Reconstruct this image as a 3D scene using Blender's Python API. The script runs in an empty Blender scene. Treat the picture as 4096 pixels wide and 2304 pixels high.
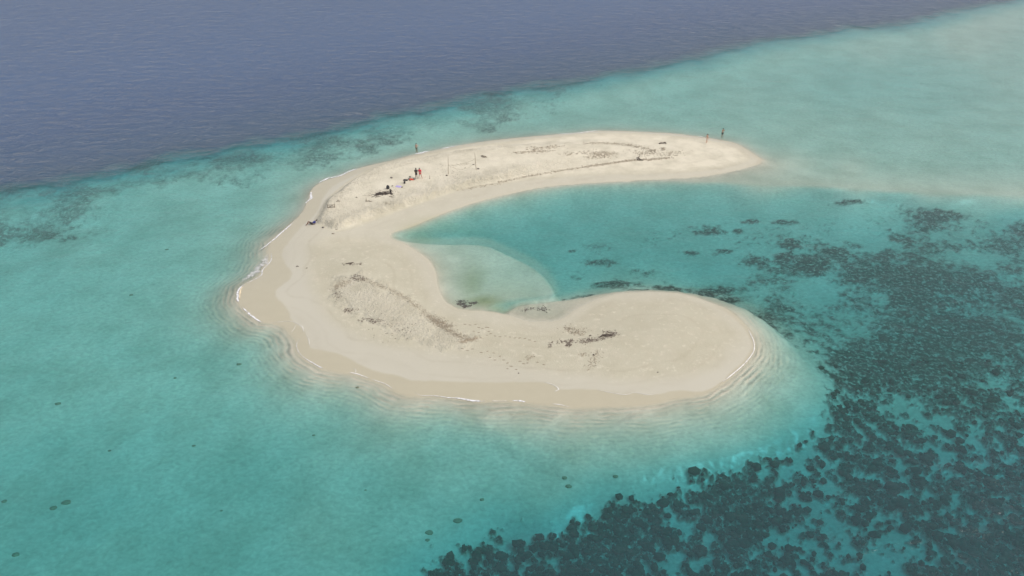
import bpy, bmesh, math, random
import numpy as np
from mathutils import Vector, Matrix

random.seed(7)
RNG = np.random.RandomState(11)
R = math.radians
sc = bpy.context.scene
COL = sc.collection

# ------------------------------------------------------------------ camera
CAM_H = 50.0
PITCH = R(32.0)
FPX = 3036.0                       # focal length in photo pixels (4096 wide)
cam_d = bpy.data.cameras.new('camera')
cam_d.sensor_width = 36.0
cam_d.lens = FPX / 4096.0 * 36.0
cam_d.clip_start = 0.5
cam_d.clip_end = 20000
cam = bpy.data.objects.new('camera', cam_d)
COL.objects.link(cam)
cam.location = (0, 0, CAM_H)
cam.rotation_euler = (R(90) - PITCH, 0, 0)
sc.camera = cam

# ------------------------------------------------------------------ light
SUN_EL, SUN_AZ = R(48), R(102)      # azimuth clockwise from the view direction (+Y)
world = bpy.data.worlds.new('World')
sc.world = world
world.use_nodes = True
wn = world.node_tree
wn.nodes.clear()
wo = wn.nodes.new('ShaderNodeOutputWorld')
wb = wn.nodes.new('ShaderNodeBackground')
sky = wn.nodes.new('ShaderNodeTexSky')
sky.sky_type = 'NISHITA'
sky.sun_disc = False
sky.sun_elevation = SUN_EL
sky.sun_rotation = SUN_AZ
sky.air_density = 1.0
sky.dust_density = 4.0
sky.ozone_density = 1.0
wb.inputs['Strength'].default_value = 0.15
# thin high cloud over the whole sky
tcw = wn.nodes.new('ShaderNodeTexCoord')
mpw = wn.nodes.new('ShaderNodeMapping')
mpw.inputs['Scale'].default_value = (1.0, 1.0, 2.6)
cln = wn.nodes.new('ShaderNodeTexNoise')
cln.inputs['Scale'].default_value = 2.2
cln.inputs['Detail'].default_value = 5
cln.inputs['Roughness'].default_value = .55
clr = wn.nodes.new('ShaderNodeMapRange')
clr.inputs[1].default_value, clr.inputs[2].default_value = .3, .7
clr.inputs[3].default_value, clr.inputs[4].default_value = .42, .78
cmx = wn.nodes.new('ShaderNodeMix')
cmx.data_type = 'RGBA'
cmx.inputs[7].default_value = (5.6, 5.5, 5.6, 1)
wn.links.new(tcw.outputs['Generated'], mpw.inputs[0])
wn.links.new(mpw.outputs[0], cln.inputs['Vector'])
wn.links.new(cln.outputs['Fac'], clr.inputs[0])
wn.links.new(clr.outputs[0], cmx.inputs[0])
wn.links.new(sky.outputs[0], cmx.inputs[6])
wn.links.new(cmx.outputs[2], wb.inputs['Color'])
wn.links.new(wb.outputs[0], wo.inputs['Surface'])

sun_d = bpy.data.lights.new('sun', 'SUN')
sun_d.energy = 1.5
sun_d.angle = R(18)
sun_d.color = (1.0, 0.95, 0.88)
sun = bpy.data.objects.new('sun', sun_d)
COL.objects.link(sun)
sdir = Vector((math.sin(SUN_AZ) * math.cos(SUN_EL), math.cos(SUN_AZ) * math.cos(SUN_EL), math.sin(SUN_EL)))
sun.rotation_euler = (-sdir).to_track_quat('-Z', 'Y').to_euler()
sun.location = (60, 60, 90)

sc.view_settings.view_transform = 'Standard'
sc.view_settings.look = 'None'
sc.view_settings.exposure = 0.12
sc.view_settings.gamma = 1.0
sc.view_settings.use_curve_mapping = False
sc.render.engine = 'CYCLES'
sc.cycles.max_bounces = 6
sc.cycles.diffuse_bounces = 2
sc.cycles.glossy_bounces = 2
sc.cycles.transparent_max_bounces = 12

# ------------------------------------------------------------------ geography helpers
CP, SP = math.cos(PITCH), math.sin(PITCH)


def ground(px, py, z=0.0):
    """the place on the level z seen at photo point (px, py) of the survey picture"""
    u = (px - 2048.0) / FPX
    v = (py - 1152.0) / FPX
    t = (CAM_H - z) / (SP + v * CP)
    return u * t, t * (CP - v * SP)


def survey(x, y, z=0.0):
    """inverse of ground(): numpy arrays allowed"""
    dz = z - CAM_H
    zc = y * CP - dz * SP
    zc = np.maximum(zc, 5.0)
    u = x / zc
    v = -(y * SP + dz * CP) / zc
    return 2048 + FPX * u, 1152 + FPX * v


def poly(pts, closed=True, step=0.6):
    """photo points -> smooth ground polyline (Catmull-Rom)"""
    g = [np.array(ground(*p)) for p in pts]
    n = len(g)
    out = []
    rng = range(n) if closed else range(n - 1)
    for i in rng:
        if closed:
            p0, p1, p2, p3 = g[(i - 1) % n], g[i], g[(i + 1) % n], g[(i + 2) % n]
        else:
            p0, p1, p2, p3 = g[max(i - 1, 0)], g[i], g[i + 1], g[min(i + 2, n - 1)]
        L = np.linalg.norm(p2 - p1)
        k = max(1, int(L / step))
        k = min(k, 8)
        for j in range(k):
            t = j / k
            m1, m2 = (p2 - p0) * 0.5, (p3 - p1) * 0.5
            # limit tangents so close points do not overshoot
            for m in (m1, m2):
                lm = np.linalg.norm(m)
                if lm > L * 1.2 and lm > 0:
                    m *= L * 1.2 / lm
            h = (2*t**3 - 3*t**2 + 1) * p1 + (t**3 - 2*t**2 + t) * m1 + (-2*t**3 + 3*t**2) * p2 + (t**3 - t**2) * m2
            out.append(h)
    if not closed:
        out.append(g[-1])
    return np.array(out)


def dist_line(X, Y, P, closed):
    A = P
    B = np.roll(P, -1, axis=0) if closed else P[1:]
    if not closed:
        A = P[:-1]
    best = np.full(X.shape, 1e18)
    for (ax, ay), (bx, by) in zip(A, B):
        dx, dy = bx - ax, by - ay
        l2 = dx * dx + dy * dy + 1e-12
        t = np.clip(((X - ax) * dx + (Y - ay) * dy) / l2, 0, 1)
        d = (X - ax - t * dx) ** 2 + (Y - ay - t * dy) ** 2
        np.minimum(best, d, out=best)
    return np.sqrt(best)


def sdf(X, Y, P):
    """signed distance, positive inside"""
    d = dist_line(X, Y, P, True)
    ins = np.zeros(X.shape, bool)
    B = np.roll(P, -1, axis=0)
    for (ax, ay), (bx, by) in zip(P, B):
        c = ((ay > Y) != (by > Y))
        if by != ay:
            xx = ax + (Y - ay) * (bx - ax) / (by - ay)
            ins ^= c & (X < xx)
    return np.where(ins, d, -d)


def sstep(a, b, x):
    t = np.clip((x - a) / (b - a), 0, 1)
    return t * t * (3 - 2 * t)


NT = RNG.rand(256, 256)


def vnoise(x, y):
    xi = np.floor(x).astype(int)
    yi = np.floor(y).astype(int)
    fx, fy = x - xi, y - yi
    fx = fx * fx * (3 - 2 * fx)
    fy = fy * fy * (3 - 2 * fy)
    a = NT[xi & 255, yi & 255]
    b = NT[(xi + 1) & 255, yi & 255]
    c = NT[xi & 255, (yi + 1) & 255]
    d = NT[(xi + 1) & 255, (yi + 1) & 255]
    return (a * (1 - fx) + b * fx) * (1 - fy) + (c * (1 - fx) + d * fx) * fy


def fbm(x, y, f, o=4, rough=0.5, seed=0):
    s = 0
    a = 1.0
    t = 0
    for i in range(o):
        ang = 0.6 * i + seed
        ca, sa = math.cos(ang), math.sin(ang)
        s = s + a * vnoise((x * ca - y * sa) * f + 17.3 * i + seed * 31, (x * sa + y * ca) * f + 5.1 * i + seed * 13)
        t += a
        a *= rough
        f *= 2.03
    return s / t


# ------------------------------------------------------------------ outlines (survey points)
SHORE = poly([(3050, 641), (3008, 610), (2944, 573), (2865, 556), (2799, 546), (2694, 533), (2589, 527), (2397, 521),
              (2300, 531), (2205, 538), (2100, 547), (1960, 562), (1829, 582), (1724, 603), (1654, 618), (1549, 645),
              (1445, 669), (1357, 704), (1305, 718), (1262, 742), (1240, 768), (1236, 792), (1222, 822), (1208, 852),
              (1172, 886), (1124, 932), (1082, 969), (1076, 1010), (1078, 1040), (1050, 1081), (1045, 1102),
              (986, 1134), (962, 1152), (952, 1182), (955, 1203), (968, 1222), (986, 1245), (1018, 1272),
              (1045, 1288), (1103, 1292), (1140, 1310), (1172, 1345), (1188, 1367), (1188, 1394), (1209, 1425), (1249, 1450),
              (1288, 1472), (1327, 1483), (1405, 1493), (1428, 1497), (1482, 1516), (1540, 1536), (1585, 1566),
              (1640, 1582), (1727, 1583), (1843, 1592), (1896, 1604), (1960, 1604), (2055, 1606), (2108, 1609),
              (2214, 1618), (2300, 1628), (2426, 1624), (2530, 1622), (2620, 1612), (2705, 1592), (2814, 1572),
              (2896, 1529), (2928, 1497), (2972, 1459), (3004, 1421), (3015, 1393), (3008, 1350), (2977, 1301),
              (2923, 1247), (2841, 1210), (2733, 1176), (2624, 1168), (2515, 1171), (2434, 1184), (2352, 1211),
              (2298, 1241), (2254, 1274), (2189, 1288), (2108, 1284), (2048, 1266), (1972, 1246), (1863, 1240),
              (1815, 1228), (1776, 1198), (1752, 1150), (1742, 1090), (1715, 1039), (1676, 1010), (1620, 975),
              (1567, 957), (1552, 945), (1574, 930), (1654, 905), (1724, 875), (1829, 835), (1934, 802), (2100, 763),
              (2205, 746), (2344, 735), (2484, 727), (2659, 717), (2800, 708), (2885, 694), (2971, 676), (3030, 657)])
SWASH = poly([(3040, 641), (2990, 612), (2935, 580), (2860, 562), (2790, 552), (2694, 539), (2589, 533), (2397, 528),
              (2205, 545), (1960, 571), (1829, 592), (1654, 629), (1560, 652), (1460, 685), (1380, 722), (1330, 750), (1290, 800),
              (1262, 860), (1215, 900), (1165, 960), (1130, 1010), (1141, 1058), (1166, 1090), (1162, 1122), (1133, 1144), (1108, 1162),
              (1108, 1196), (1150, 1236), (1166, 1286), (1187, 1296), (1211, 1312), (1222, 1338), (1238, 1365),
              (1240, 1394), (1288, 1404), (1366, 1423), (1443, 1462), (1521, 1493), (1590, 1504), (1654, 1526), (1754, 1528),
              (1960, 1534), (2173, 1533), (2214, 1545), (2235, 1562), (2300, 1560), (2379, 1562), (2440, 1574), (2488, 1581),
              (2540, 1574), (2591, 1582), (2640, 1578), (2705, 1563), (2814, 1565),
              (2890, 1524), (2922, 1490), (2964, 1455), (2994, 1418), (3006, 1390), (2998, 1352), (2967, 1306),
              (2915, 1256), (2838, 1220), (2733, 1183), (2624, 1175), (2515, 1178), (2434, 1191), (2352, 1219),
              (2298, 1250), (2254, 1284), (2189, 1298), (2108, 1294), (2048, 1276), (1972, 1256), (1863, 1252),
              (1805, 1238), (1764, 1205), (1740, 1150), (1728, 1090), (1700, 1042), (1660, 1014), (1600, 978),
              (1545, 960), (1535, 945), (1560, 926), (1654, 898), (1724, 867), (1829, 827), (1934, 795), (2100, 755),
              (2205, 740), (2344, 729), (2484, 721), (2659, 712), (2800, 702), (2885, 688), (2960, 671), (3015, 655)])
DRY1 = poly([(1258, 893), (1284, 837), (1305, 802), (1340, 771), (1382, 736), (1427, 704), (1466, 683), (1514, 662),
             (1584, 640), (1690, 617), (1830, 594), (1960, 574), (2205, 549), (2397, 532), (2600, 537), (2790, 556), (2930, 585),
             (3000, 625), (2990, 648), (2900, 672), (2780, 690), (2560, 700), (2350, 706), (2150, 722), (2000, 742),
             (1864, 760), (1794, 780), (1707, 811), (1602, 849), (1497, 888), (1403, 923), (1335, 936), (1303, 920)])
DRY2 = poly([(1242, 1000), (1236, 1060), (1238, 1116), (1262, 1186), (1288, 1245), (1327, 1287), (1385, 1330), (1455, 1365),
             (1560, 1392), (1715, 1411), (1900, 1431), (2150, 1475), (2400, 1520), (2600, 1530), (2800, 1500),
             (2900, 1440), (2950, 1380), (2950, 1330), (2880, 1262), (2760, 1212), (2600, 1192), (2450, 1205),
             (2340, 1240), (2250, 1305), (2100, 1318), (1950, 1285), (1850, 1268), (1765, 1225), (1710, 1150),
             (1680, 1065), (1610, 1000), (1530, 970), (1440, 955), (1350, 955), (1290, 965)])
SCARP = poly([(1258, 893), (1278, 850), (1305, 806), (1345, 775), (1390, 740), (1440, 708), (1514, 672), (1640, 645),
              (1800, 615), (1960, 592), (2200, 570), (2450, 560), (2700, 575), (2800, 600), (2760, 625), (2676, 634),
              (2519, 642), (2362, 665), (2232, 684), (2100, 707), (2002, 730), (1900, 748), (1830, 768), (1760, 790), (1680, 817),
              (1602, 844), (1497, 880), (1420, 905), (1370, 922), (1325, 926), (1300, 908), (1272, 898)])
LUMP2 = poly([(1320, 1130), (1420, 1105), (1500, 1125), (1600, 1180), (1720, 1270), (1800, 1330), (1900, 1365), (1850, 1400),
              (1700, 1385), (1520, 1320), (1400, 1260), (1335, 1200)])
HALO = poly([(2150, 1190), (2250, 1178), (2400, 1160), (2515, 1150), (2650, 1148), (2800, 1158), (2920, 1182), (3040, 1232), (3120, 1280),
             (3190, 1340), (3255, 1405), (3292, 1470), (3305, 1540), (3285, 1615), (3210, 1680), (3100, 1738),
             (2950, 1788), (2800, 1815), (2600, 1842), (2450, 1857), (2300, 1862), (2150, 1800), (2000, 1740), (1900, 1660),
             (2100, 1590), (2300, 1560), (2150, 1500), (2000, 1400), (2000, 1280)])
SPIT = poly([(1540, 950), (1620, 950), (1750, 952), (1880, 948), (1960, 955), (2030, 985), (2110, 1020), (2180, 1065), (2215, 1110),
             (2238, 1160), (2225, 1182), (2100, 1200), (1990, 1215), (1900, 1260), (1700, 1260), (1600, 1100)])
BAR = poly([(2500, 700), (2740, 735), (2997, 737), (3262, 748), (3527, 766), (3792, 779), (4096, 787), (4600, 800), (5200, 780),
            (5600, -700), (1500, -700), (1800, 560), (2300, 620)])
BARLINE = poly([(2500, 722), (2740, 735), (2997, 737), (3262, 748), (3527, 766), (3792, 779), (4096, 787), (4600, 800), (5200, 780)], closed=False)
POOL = poly([(2020, 1265), (2060, 1215), (2150, 1200), (2330, 1185), (2500, 1165), (2480, 1180), (2352, 1213), (2298, 1245), (2254, 1278), (2189, 1292),
             (2108, 1288)])
CORAL = poly([(1500, 2380), (1560, 2300), (1640, 2240), (1700, 2180), (1760, 2120), (1850, 2085), (1950, 2015), (2050, 1990), (2200, 1965),
              (2350, 1925), (2450, 1898), (2620, 1862), (2750, 1832), (2870, 1795), (2950, 1765), (3040, 1700),
              (3120, 1640), (3180, 1580), (3220, 1500), (3180, 1410), (3110, 1340), (3020, 1275),
              (2900, 1212), (2780, 1165), (2600, 1140), (2700, 1090), (2850, 1040), (3050, 1050), (3200, 980), (3400, 900), (3600, 830),
              (3800, 800), (4096, 800), (5000, 850), (7000, 1500), (7000, 3500), (1200, 3500)])
LAG = poly([(1480, 945), (1650, 880), (2050, 745), (2500, 700), (3100, 655), (3400, 800), (3200, 1190), (2850, 1235), (2600, 1195), (2400, 1225), (2200, 1320), (1900, 1275), (1720, 1200), (1660, 1030)])
DEEP = poly([(-3000, 1300), (-600, 900), (0, 742), (220, 705), (451, 668), (636, 622), (820, 592), (1007, 562), (1219, 520), (1366, 492), (1684, 424),
             (1896, 376), (2108, 339), (2267, 318), (2426, 286), (2732, 230), (2997, 166), (3262, 127), (3395, 103),
             (3500, 100), (3633, 80), (3845, 30), (4096, -20), (4400, -150), (3800, -600), (0, -640), (-4000, -400)])
REEFBAND = poly([(-900, 1250), (-400, 1020), (0, 900), (265, 845), (477, 795), (620, 740), (689, 712), (981, 688), (1180, 640), (1366, 590), (1631, 528),
                 (1843, 500), (2002, 450), (2097, 424), (2250, 350), (2300, 300), (1684, 400), (1366, 470), (1000, 550),
                 (451, 640), (0, 715), (-600, 850)])

# water body: (px, py, bottom depth, shore fall-off length, reef density)
CTRL = np.array([
    (0, 1000, 2.3, 5, .04), (0, 1300, 2.2, 5, .02), (0, 1700, 2.25, 5, .03), (0, 2200, 2.4, 5, .05),
    (400, 1000, 2.1, 5, .02), (400, 1500, 2.15, 5, .0), (500, 2100, 2.4, 5, .0), (800, 950, 1.9, 4, .0),
    (760, 1200, 1.95, 3.5, 0), (800, 1500, 2.1, 4, 0), (1000, 1800, 2.35, 5, 0), (1000, 2200, 2.3, 5, 0),
    (1300, 1700, 2.2, 5, 0), (1300, 2100, 2.0, 5, 0), (1300, 2290, 2.2, 5, 0), (1600, 1800, 2.2, 6, 0), (1600, 2100, 2.2, 6, 0),
    (1900, 1720, 2.1, 4, 0), (1900, 1900, 2.2, 6, 0), (2200, 1750, 2.0, 4.5, 0), (2200, 1900, 2.3, 7, 0),
    (2500, 1750, 2.0, 4, 0), (2900, 1650, 2.0, 4, 0), (3200, 1500, 2.0, 4, 0),
    (1080, 800, 1.8, 4, 0), (1250, 650, 1.7, 4, 0), (1500, 600, 1.6, 4, .05), (1900, 530, 1.6, 4, .05),
    (2200, 480, 1.6, 4, 0), (2600, 440, 1.5, 4, 0), (2700, 330, 1.7, 5, 0), (3000, 450, 1.45, 5, 0), (3100, 280, 1.6, 5, .0),
    (3400, 300, 1.8, 5, .22), (3600, 300, 1.7, 5, .25), (3800, 330, 1.6, 5, .2), (3500, 180, 1.3, 5, 0), (3900, 120, 1.0, 5, 0),
    (4096, 250, 1.3, 5, .05), (4000, 500, 1.3, 5, 0), (3500, 500, 1.35, 5, 0), (3250, 560, 1.3, 5, .02), (3050, 540, 1.3, 4, .0),
    (3200, 650, .75, 4, 0), (3400, 700, .7, 4, 0), (3700, 740, .8, 4, 0), (4096, 760, .95, 4, 0), (3700, 640, 1.2, 5, 0), (4096, 640, 1.3, 5, 0),
    (3080, 690, .55, 3, 0),
    (1700, 915, 2.95, 3.5, 0.00), (1900, 900, 3.05, 4.5, 0.00), (2100, 850, 2.85, 5, 0.00), (2400, 800, 2.55, 2.6, 0.00), (2800, 780, 2.45, 2.6, 0.03),
    (3300, 790, 2.25, 2.6, 0.05), (3600, 800, 2.25, 2.6, 0.10), (2200, 950, 2.85, 4, 0.06), (2500, 900, 2.75, 4, 0.10),
    (2350, 1050, 2.95, 4, 0.42), (2300, 1130, 3.05, 4, 0.55), (2600, 1030, 2.95, 4, 0.45), (2900, 880, 2.75, 4, 0.30), (3050, 980, 2.85, 4, 0.45),
    (2750, 960, 2.75, 4, 0.36), (2800, 1100, 3.25, 3, 0.50), (3300, 930, 2.75, 4, 0.50), (3200, 1070, 2.85, 4, 0.40), (3150, 850, 2.45, 4, 0.20),
    (3500, 1000, 2.95, 4, 0.55), (3700, 900, 2.75, 4, 0.60), (4096, 900, 2.95, 4, 0.60), (3400, 1200, 3.15, 4, 0.70), (3900, 1200, 3.25, 4, 0.80),
    (3450, 1400, 3.00, 4, 0.70), (3900, 1500, 3.00, 4, 0.80), (3500, 1600, 3.00, 4, 0.74), (3300, 1760, 2.90, 4, 0.70), (3250, 1770, 2.90, 4, 0.45),
    (3700, 1900, 3.00, 4, 0.72), (4050, 2000, 3.20, 4, 0.85), (3000, 1950, 3.00, 4, 0.82), (3150, 2080, 3.00, 4, 0.52), (3550, 2080, 2.90, 4, 0.50),
    (2700, 2050, 3.00, 4, 0.70), (2400, 2050, 3.00, 4, 0.72), (2000, 2120, 3.00, 4, 0.60), (2000, 2250, 3.00, 4, 0.65), (2500, 2250, 3.10, 4, 0.82),
    (3000, 2250, 3.10, 4, 0.78), (3400, 2250, 3.10, 4, 0.76), (3900, 2250, 3.20, 4, 0.85), (1750, 2250, 2.90, 4, 0.60),
])


PATCHES = [(2858, 869, 55, 12), (2967, 860, 30, 9), (3010, 831, 40, 7), (3153, 832, 50, 8), (2773, 949, 45, 13), (2900, 941, 50, 20),
           (3018, 983, 85, 28), (3179, 915, 40, 16), (3153, 966, 42, 22), (3272, 991, 95, 42), (3440, 915, 60, 22), (3373, 941, 60, 18),
           (3643, 898, 75, 16), (3466, 1042, 65, 30), (2427, 983, 80, 18), (2579, 1017, 90, 28), (2309, 1034, 50, 20), (2460, 1076, 100, 24),
           (2342, 1135, 100, 20), (2680, 1093, 60, 20), (2562, 1126, 60, 18), (2875, 1093, 115, 34), (2934, 1135, 95, 28), (2292, 936, 22, 6),
           (2089, 998, 18, 6), (3415, 772, 85, 10), (3820, 822, 120, 18), (3560, 960, 90, 40)]


def control(X, Y, ch):
    px, py = survey(X, Y)
    px = np.clip(px, -300, 4400)
    py = np.clip(py, -60, 2400)
    num = np.zeros(X.shape)
    den = np.zeros(X.shape)
    for c in CTRL:
        d2 = ((px - c[0]) ** 2 + ((py - c[1]) * 1.5) ** 2) / (170.0 ** 2)
        w = 1.0 / (d2 + 0.15) ** 2
        num += w * c[ch]
        den += w
    return num / den


def fields(X, Y):
    f = {}
    f['shore'] = sdf(X, Y, SHORE)
    f['swash'] = sdf(X, Y, SWASH)
    f['dry1'] = sdf(X, Y, DRY1)
    f['dry2'] = sdf(X, Y, DRY2)
    f['scarp'] = sdf(X, Y, SCARP)
    f['lump2'] = sdf(X, Y, LUMP2)
    f['halo'] = sdf(X, Y, HALO)
    f['spit'] = sdf(X, Y, SPIT)
    f['bar'] = sdf(X, Y, BAR)
    f['barl'] = dist_line(X, Y, BARLINE, False)
    f['pool'] = sdf(X, Y, POOL)
    f['coral'] = sdf(X, Y, CORAL)
    f['lag'] = sdf(X, Y, LAG)
    f['deep'] = sdf(X, Y, DEEP)
    f['band'] = sdf(X, Y, REEFBAND)
    f['B'] = control(X, Y, 2)
    f['L'] = control(X, Y, 3)
    f['D'] = control(X, Y, 4)
    return f


def shape(X, Y, f):
    """height of the sand (z), and paint masks"""
    n1 = fbm(X, Y, 0.25, 3, .5, 1)
    n2 = fbm(X, Y, 1.1, 3, .55, 2)
    s = f['shore'] + (n2 - .5) * .35 * sstep(0, 3, np.abs(f['shore']) + 1.0)
    # --- land
    px, py = survey(X, Y)
    west = 1 - sstep(1900, 2500, px)
    up = 0.30 * (1 - np.exp(-np.maximum(s, 0) / 4.0))
    sw = 1.3 + 5.0 * (1 - west)
    pl = (0.28 + 0.42 * west) * sstep(0, 1, (f['scarp'] + (n2 - .5) * 1.0 * west) / sw)
    lobe = 0.35 * sstep(0, 9, f['dry2'])
    clod = fbm(X, Y, 2.4, 3, .6, 5)
    lumpm = np.maximum(sstep(-.2, .8, f['scarp']) * (0.25 + .75 * sstep(5.0, 1.0, f['scarp'])) * (0.25 + .75 * west),
                       .8 * sstep(-.6, 1.5, f['lump2'] + (n2 - .5) * 3))
    land = up + pl + lobe + (clod - .5) * .25 * lumpm * (.5 + .5 * sstep(5.0, 1.0, f['scarp']) * (f['scarp'] > -1)) + (fbm(X, Y, .12, 2, .5, 9) - .5) * .12 * sstep(1, 8, s)
    # --- sea bed
    d = np.maximum(-s, 0)
    B = f['B'] * (1 + (n1 - .5) * .16)
    halo = sstep(-.9, .9, f['halo'] + (n2 - .5) * .6)
    spit = sstep(-.8, .8, f['spit'] + (n2 - .5) * .3)
    bar = sstep(-1.0, 1.2, f['bar'] + (n1 - .5) * 1.2)
    pool = sstep(-.5, .5, f['pool'])
    hb = 0.50 + .22 * np.clip(d, 0, 9) + .25 * (1 - sstep(0, 3.5, f['halo'])) * sstep(2, 5, d)
    B = B * (1 - halo) + (-np.log(np.exp(-3 * B) + np.exp(-3 * hb)) / 3) * halo
    sb = 0.62 + .30 * sstep(0, 12, d)
    B = B * (1 - spit) + np.minimum(B, sb) * spit
    bb = .50 + .05 * np.clip(f['barl'], 0, 32)
    B = B * (1 - bar) + np.minimum(B, bb) * bar
    lag = 1 - bar
    wsh = sstep(2500, 2000, px) * sstep(800, 950, py) * (1 - spit) * sstep(1.0, -1.0, f['lag'])
    hw = .45 + .38 * np.clip(d, 0, 9)
    B = B * (1 - wsh) + (-np.log(np.exp(-3 * B) + np.exp(-3 * hw)) / 3) * wsh
    B = B * (1 - pool) + .28 * pool
    B = B + 1.1 * sstep(0, 6, f['coral']) * sstep(1500, 1850, py) + .35 * sstep(1500, 2000, py) * (1 - halo)
    deep = f['deep'] + (n1 - .5) * 5
    dd = sstep(-19, 6, deep)
    B = B + dd ** 2.6 * (8 + .25 * np.clip(deep, 0, 60))
    L = f['L'] * (1 - .5 * spit)
    depth = B * (1 - np.exp(-d / L * 1.15)) + .015 * np.minimum(d, 1)
    # --- reef cover
    dens = f['D'] * sstep(-.4, .5, -f['halo']) * (1 - spit) * (1 - pool)
    inner = sstep(1180, 1080, py) * sstep(3500, 3250, px)
    dens = dens * (1 - .45 * inner)
    for (ax, ay, rx, ry) in PATCHES:
        dens = np.maximum(dens, .88 * np.exp(-(((px - ax) / rx) ** 2 + ((py - ay) / ry) ** 2) * .8) * (1 - halo) * (1 - spit) * (1 - pool))
    dens *= sstep(-.3, 2.5, d - 1.0)
    inC = sstep(-1.6, 1.0, f['coral'] + (n2 - .5) * 3.0)
    anyp = sstep(1400, 1150, py)
    inlag = sstep(2, 0, f['bar']) * (py < 1250)
    fore = sstep(1250, 1700, py)
    dens = dens * np.maximum(inC, np.maximum(np.clip(inlag, 0, 1) * .9, anyp * (1 - bar)))
    band = sstep(-7, 3, f['band'] + (n1 - .5) * 10)
    dens = np.maximum(dens, band * (.49 + .07 * sstep(0, 6, f['band'])) * sstep(8, 0, f['deep']))
    fine = fbm(X, Y, 1.35, 4, .68, 3)
    coarse = fbm(X * .8, Y, .17, 3, .5, 4)
    mix = fine * (.42 + .24 * fore) + coarse * (.58 - .24 * fore)
    dens = dens - .09 * fore * (dens > .3) + .09 * (1 - fore) * (dens > .3) * inC
    th = 0.5 + (0.56 - dens) * .40
    soft = .10 - .05 * fore + .05 * band
    reef = sstep(th - soft, th + soft, mix) * sstep(0.02, .12, dens)
    far = band
    reef = reef * (1 - .35 * far)
    bumps = reef * (.10 + .55 * fbm(X, Y, 2.3, 3, .6, 6)) * (.35 + .65 * fore)
    gd = sstep(-18, -9, f['deep'])  # bed mesh held shallow under the open sea so no dark strip shows
    zdep = depth * (1 - gd) + np.minimum(depth, .6) * gd
    z = np.where(s > 0, land, -zdep + np.minimum(bumps * (1 - gd), np.maximum(depth - .4, 0)))
    # the swash film and wetness
    swash = sstep(.12, -.12, f['swash'] + (n2 - .5) * .25)
    swash = swash * (1 - .85 * sstep(-1.0, 1.5, f['lag']))
    drym = np.maximum(sstep(-.15, .15, f['dry1'] + (n2 - .5) * .2), sstep(-1.3, 1.5, f['dry2'] + (n1 - .5) * 1.2))
    wet = 1 - drym
    wet = wet * (1 - .5 * sstep(-14, -4, f['lag']))
    wet = np.where(s <= 0, 1, wet)
    # olive algae spots inside the inlet
    al = np.zeros(X.shape)
    for (ax, ay, rx, ry, a) in ((1890, 1120, 1.6, 5.0, .55), (1935, 1188, 2.3, 1.8, 1.0), (1680, 915, 2.5, 2.0, .5), (1980, 1212, 3.0, 1.0, .6),
                                (2020, 1160, 4, 4, .25), (1800, 880, 5, 1.4, .35)):
        gx, gy = ground(ax, ay)
        al = np.maximum(al, a * np.exp(-(((X - gx) / rx) ** 2 + ((Y - gy) / ry) ** 2)))
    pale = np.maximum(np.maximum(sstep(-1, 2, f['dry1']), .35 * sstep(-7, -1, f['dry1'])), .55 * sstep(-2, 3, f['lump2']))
    tl = vnoise(f['shore'] * .85 + n1 * 2.2, 0 * X + 3.3) * .6 + vnoise(f['shore'] * 2.3 + n1 * 3, 0 * X + 9.1) * .4
    tide = sstep(.50, .85, tl) * (s > .3) * (.35 + .65 * sstep(.35, .6, n1))
    rubble_dark = np.clip(inC * (1 - halo) * sstep(.1, .6, dens) * .45 + .33 * np.maximum(sstep(1400, 2000, py), sstep(-1, 2, f['lag']) * (1 - spit)) * (s < 0), 0, 1)  # coral rubble, plus bed darkened toward the near side and in the lagoon
    return dict(tide=tide, rubble_dark=rubble_dark, pale=pale, z=z, depth=depth * (s <= 0), reef=reef, wet=wet, swash=swash, lump=lumpm, algae=al, s=s)


def height_at(x, y):
    X = np.array([[x]], float)
    Y = np.array([[y]], float)
    return float(shape(X, Y, fields(X, Y))['z'][0, 0])


def place(px, py):
    """point on the sand seen at survey point (px, py)"""
    z = 0.0
    for _ in range(4):
        x, y = ground(px, py, z)
        z = height_at(x, y)
    return x, y, z


# ------------------------------------------------------------------ grids
def axis_rows(n):
    v = np.linspace(1152 + 1300, 1152 - 1290, n)      # even steps as the view recedes
    t = CAM_H / (SP + (v - 1152) / FPX * CP)
    y = t * (CP - (v - 1152) / FPX * SP)
    near = np.array([-30, -15, 0, 10, 18, 25])
    near = near[near < y[0] - 1]
    far = y[-1] * np.array([1.04, 1.1, 1.2, 1.35, 1.6, 2, 3, 5, 9, 16, 30])
    return np.concatenate([near, y, far])


def axis_cols(n):
    c = np.linspace(-1.14, 1.14, n)
    o = np.array([1.18, 1.25, 1.35, 1.5, 1.75, 2.1, 2.7, 3.6, 5, 8, 14, 30])
    return np.concatenate([-o[::-1], c, o])


def make_grid(nr, nc):
    r = axis_rows(nr)
    c = axis_cols(nc)
    Yg = np.repeat(r[:, None], len(c), 1)
    Xg = c[None, :] * 0.62 * (np.maximum(r, -30)[:, None] + 37)
    return Xg, Yg


def upsample(a, nr, nc):
    r0 = np.linspace(0, a.shape[0] - 1, nr)
    c0 = np.linspace(0, a.shape[1] - 1, nc)
    ri = np.minimum(r0.astype(int), a.shape[0] - 2)
    ci = np.minimum(c0.astype(int), a.shape[1] - 2)
    fr = (r0 - ri)[:, None]
    fc = (c0 - ci)[None, :]
    return (a[ri][:, ci] * (1 - fr) * (1 - fc) + a[ri + 1][:, ci] * fr * (1 - fc)
            + a[ri][:, ci + 1] * (1 - fr) * fc + a[ri + 1][:, ci + 1] * fr * fc)


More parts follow.
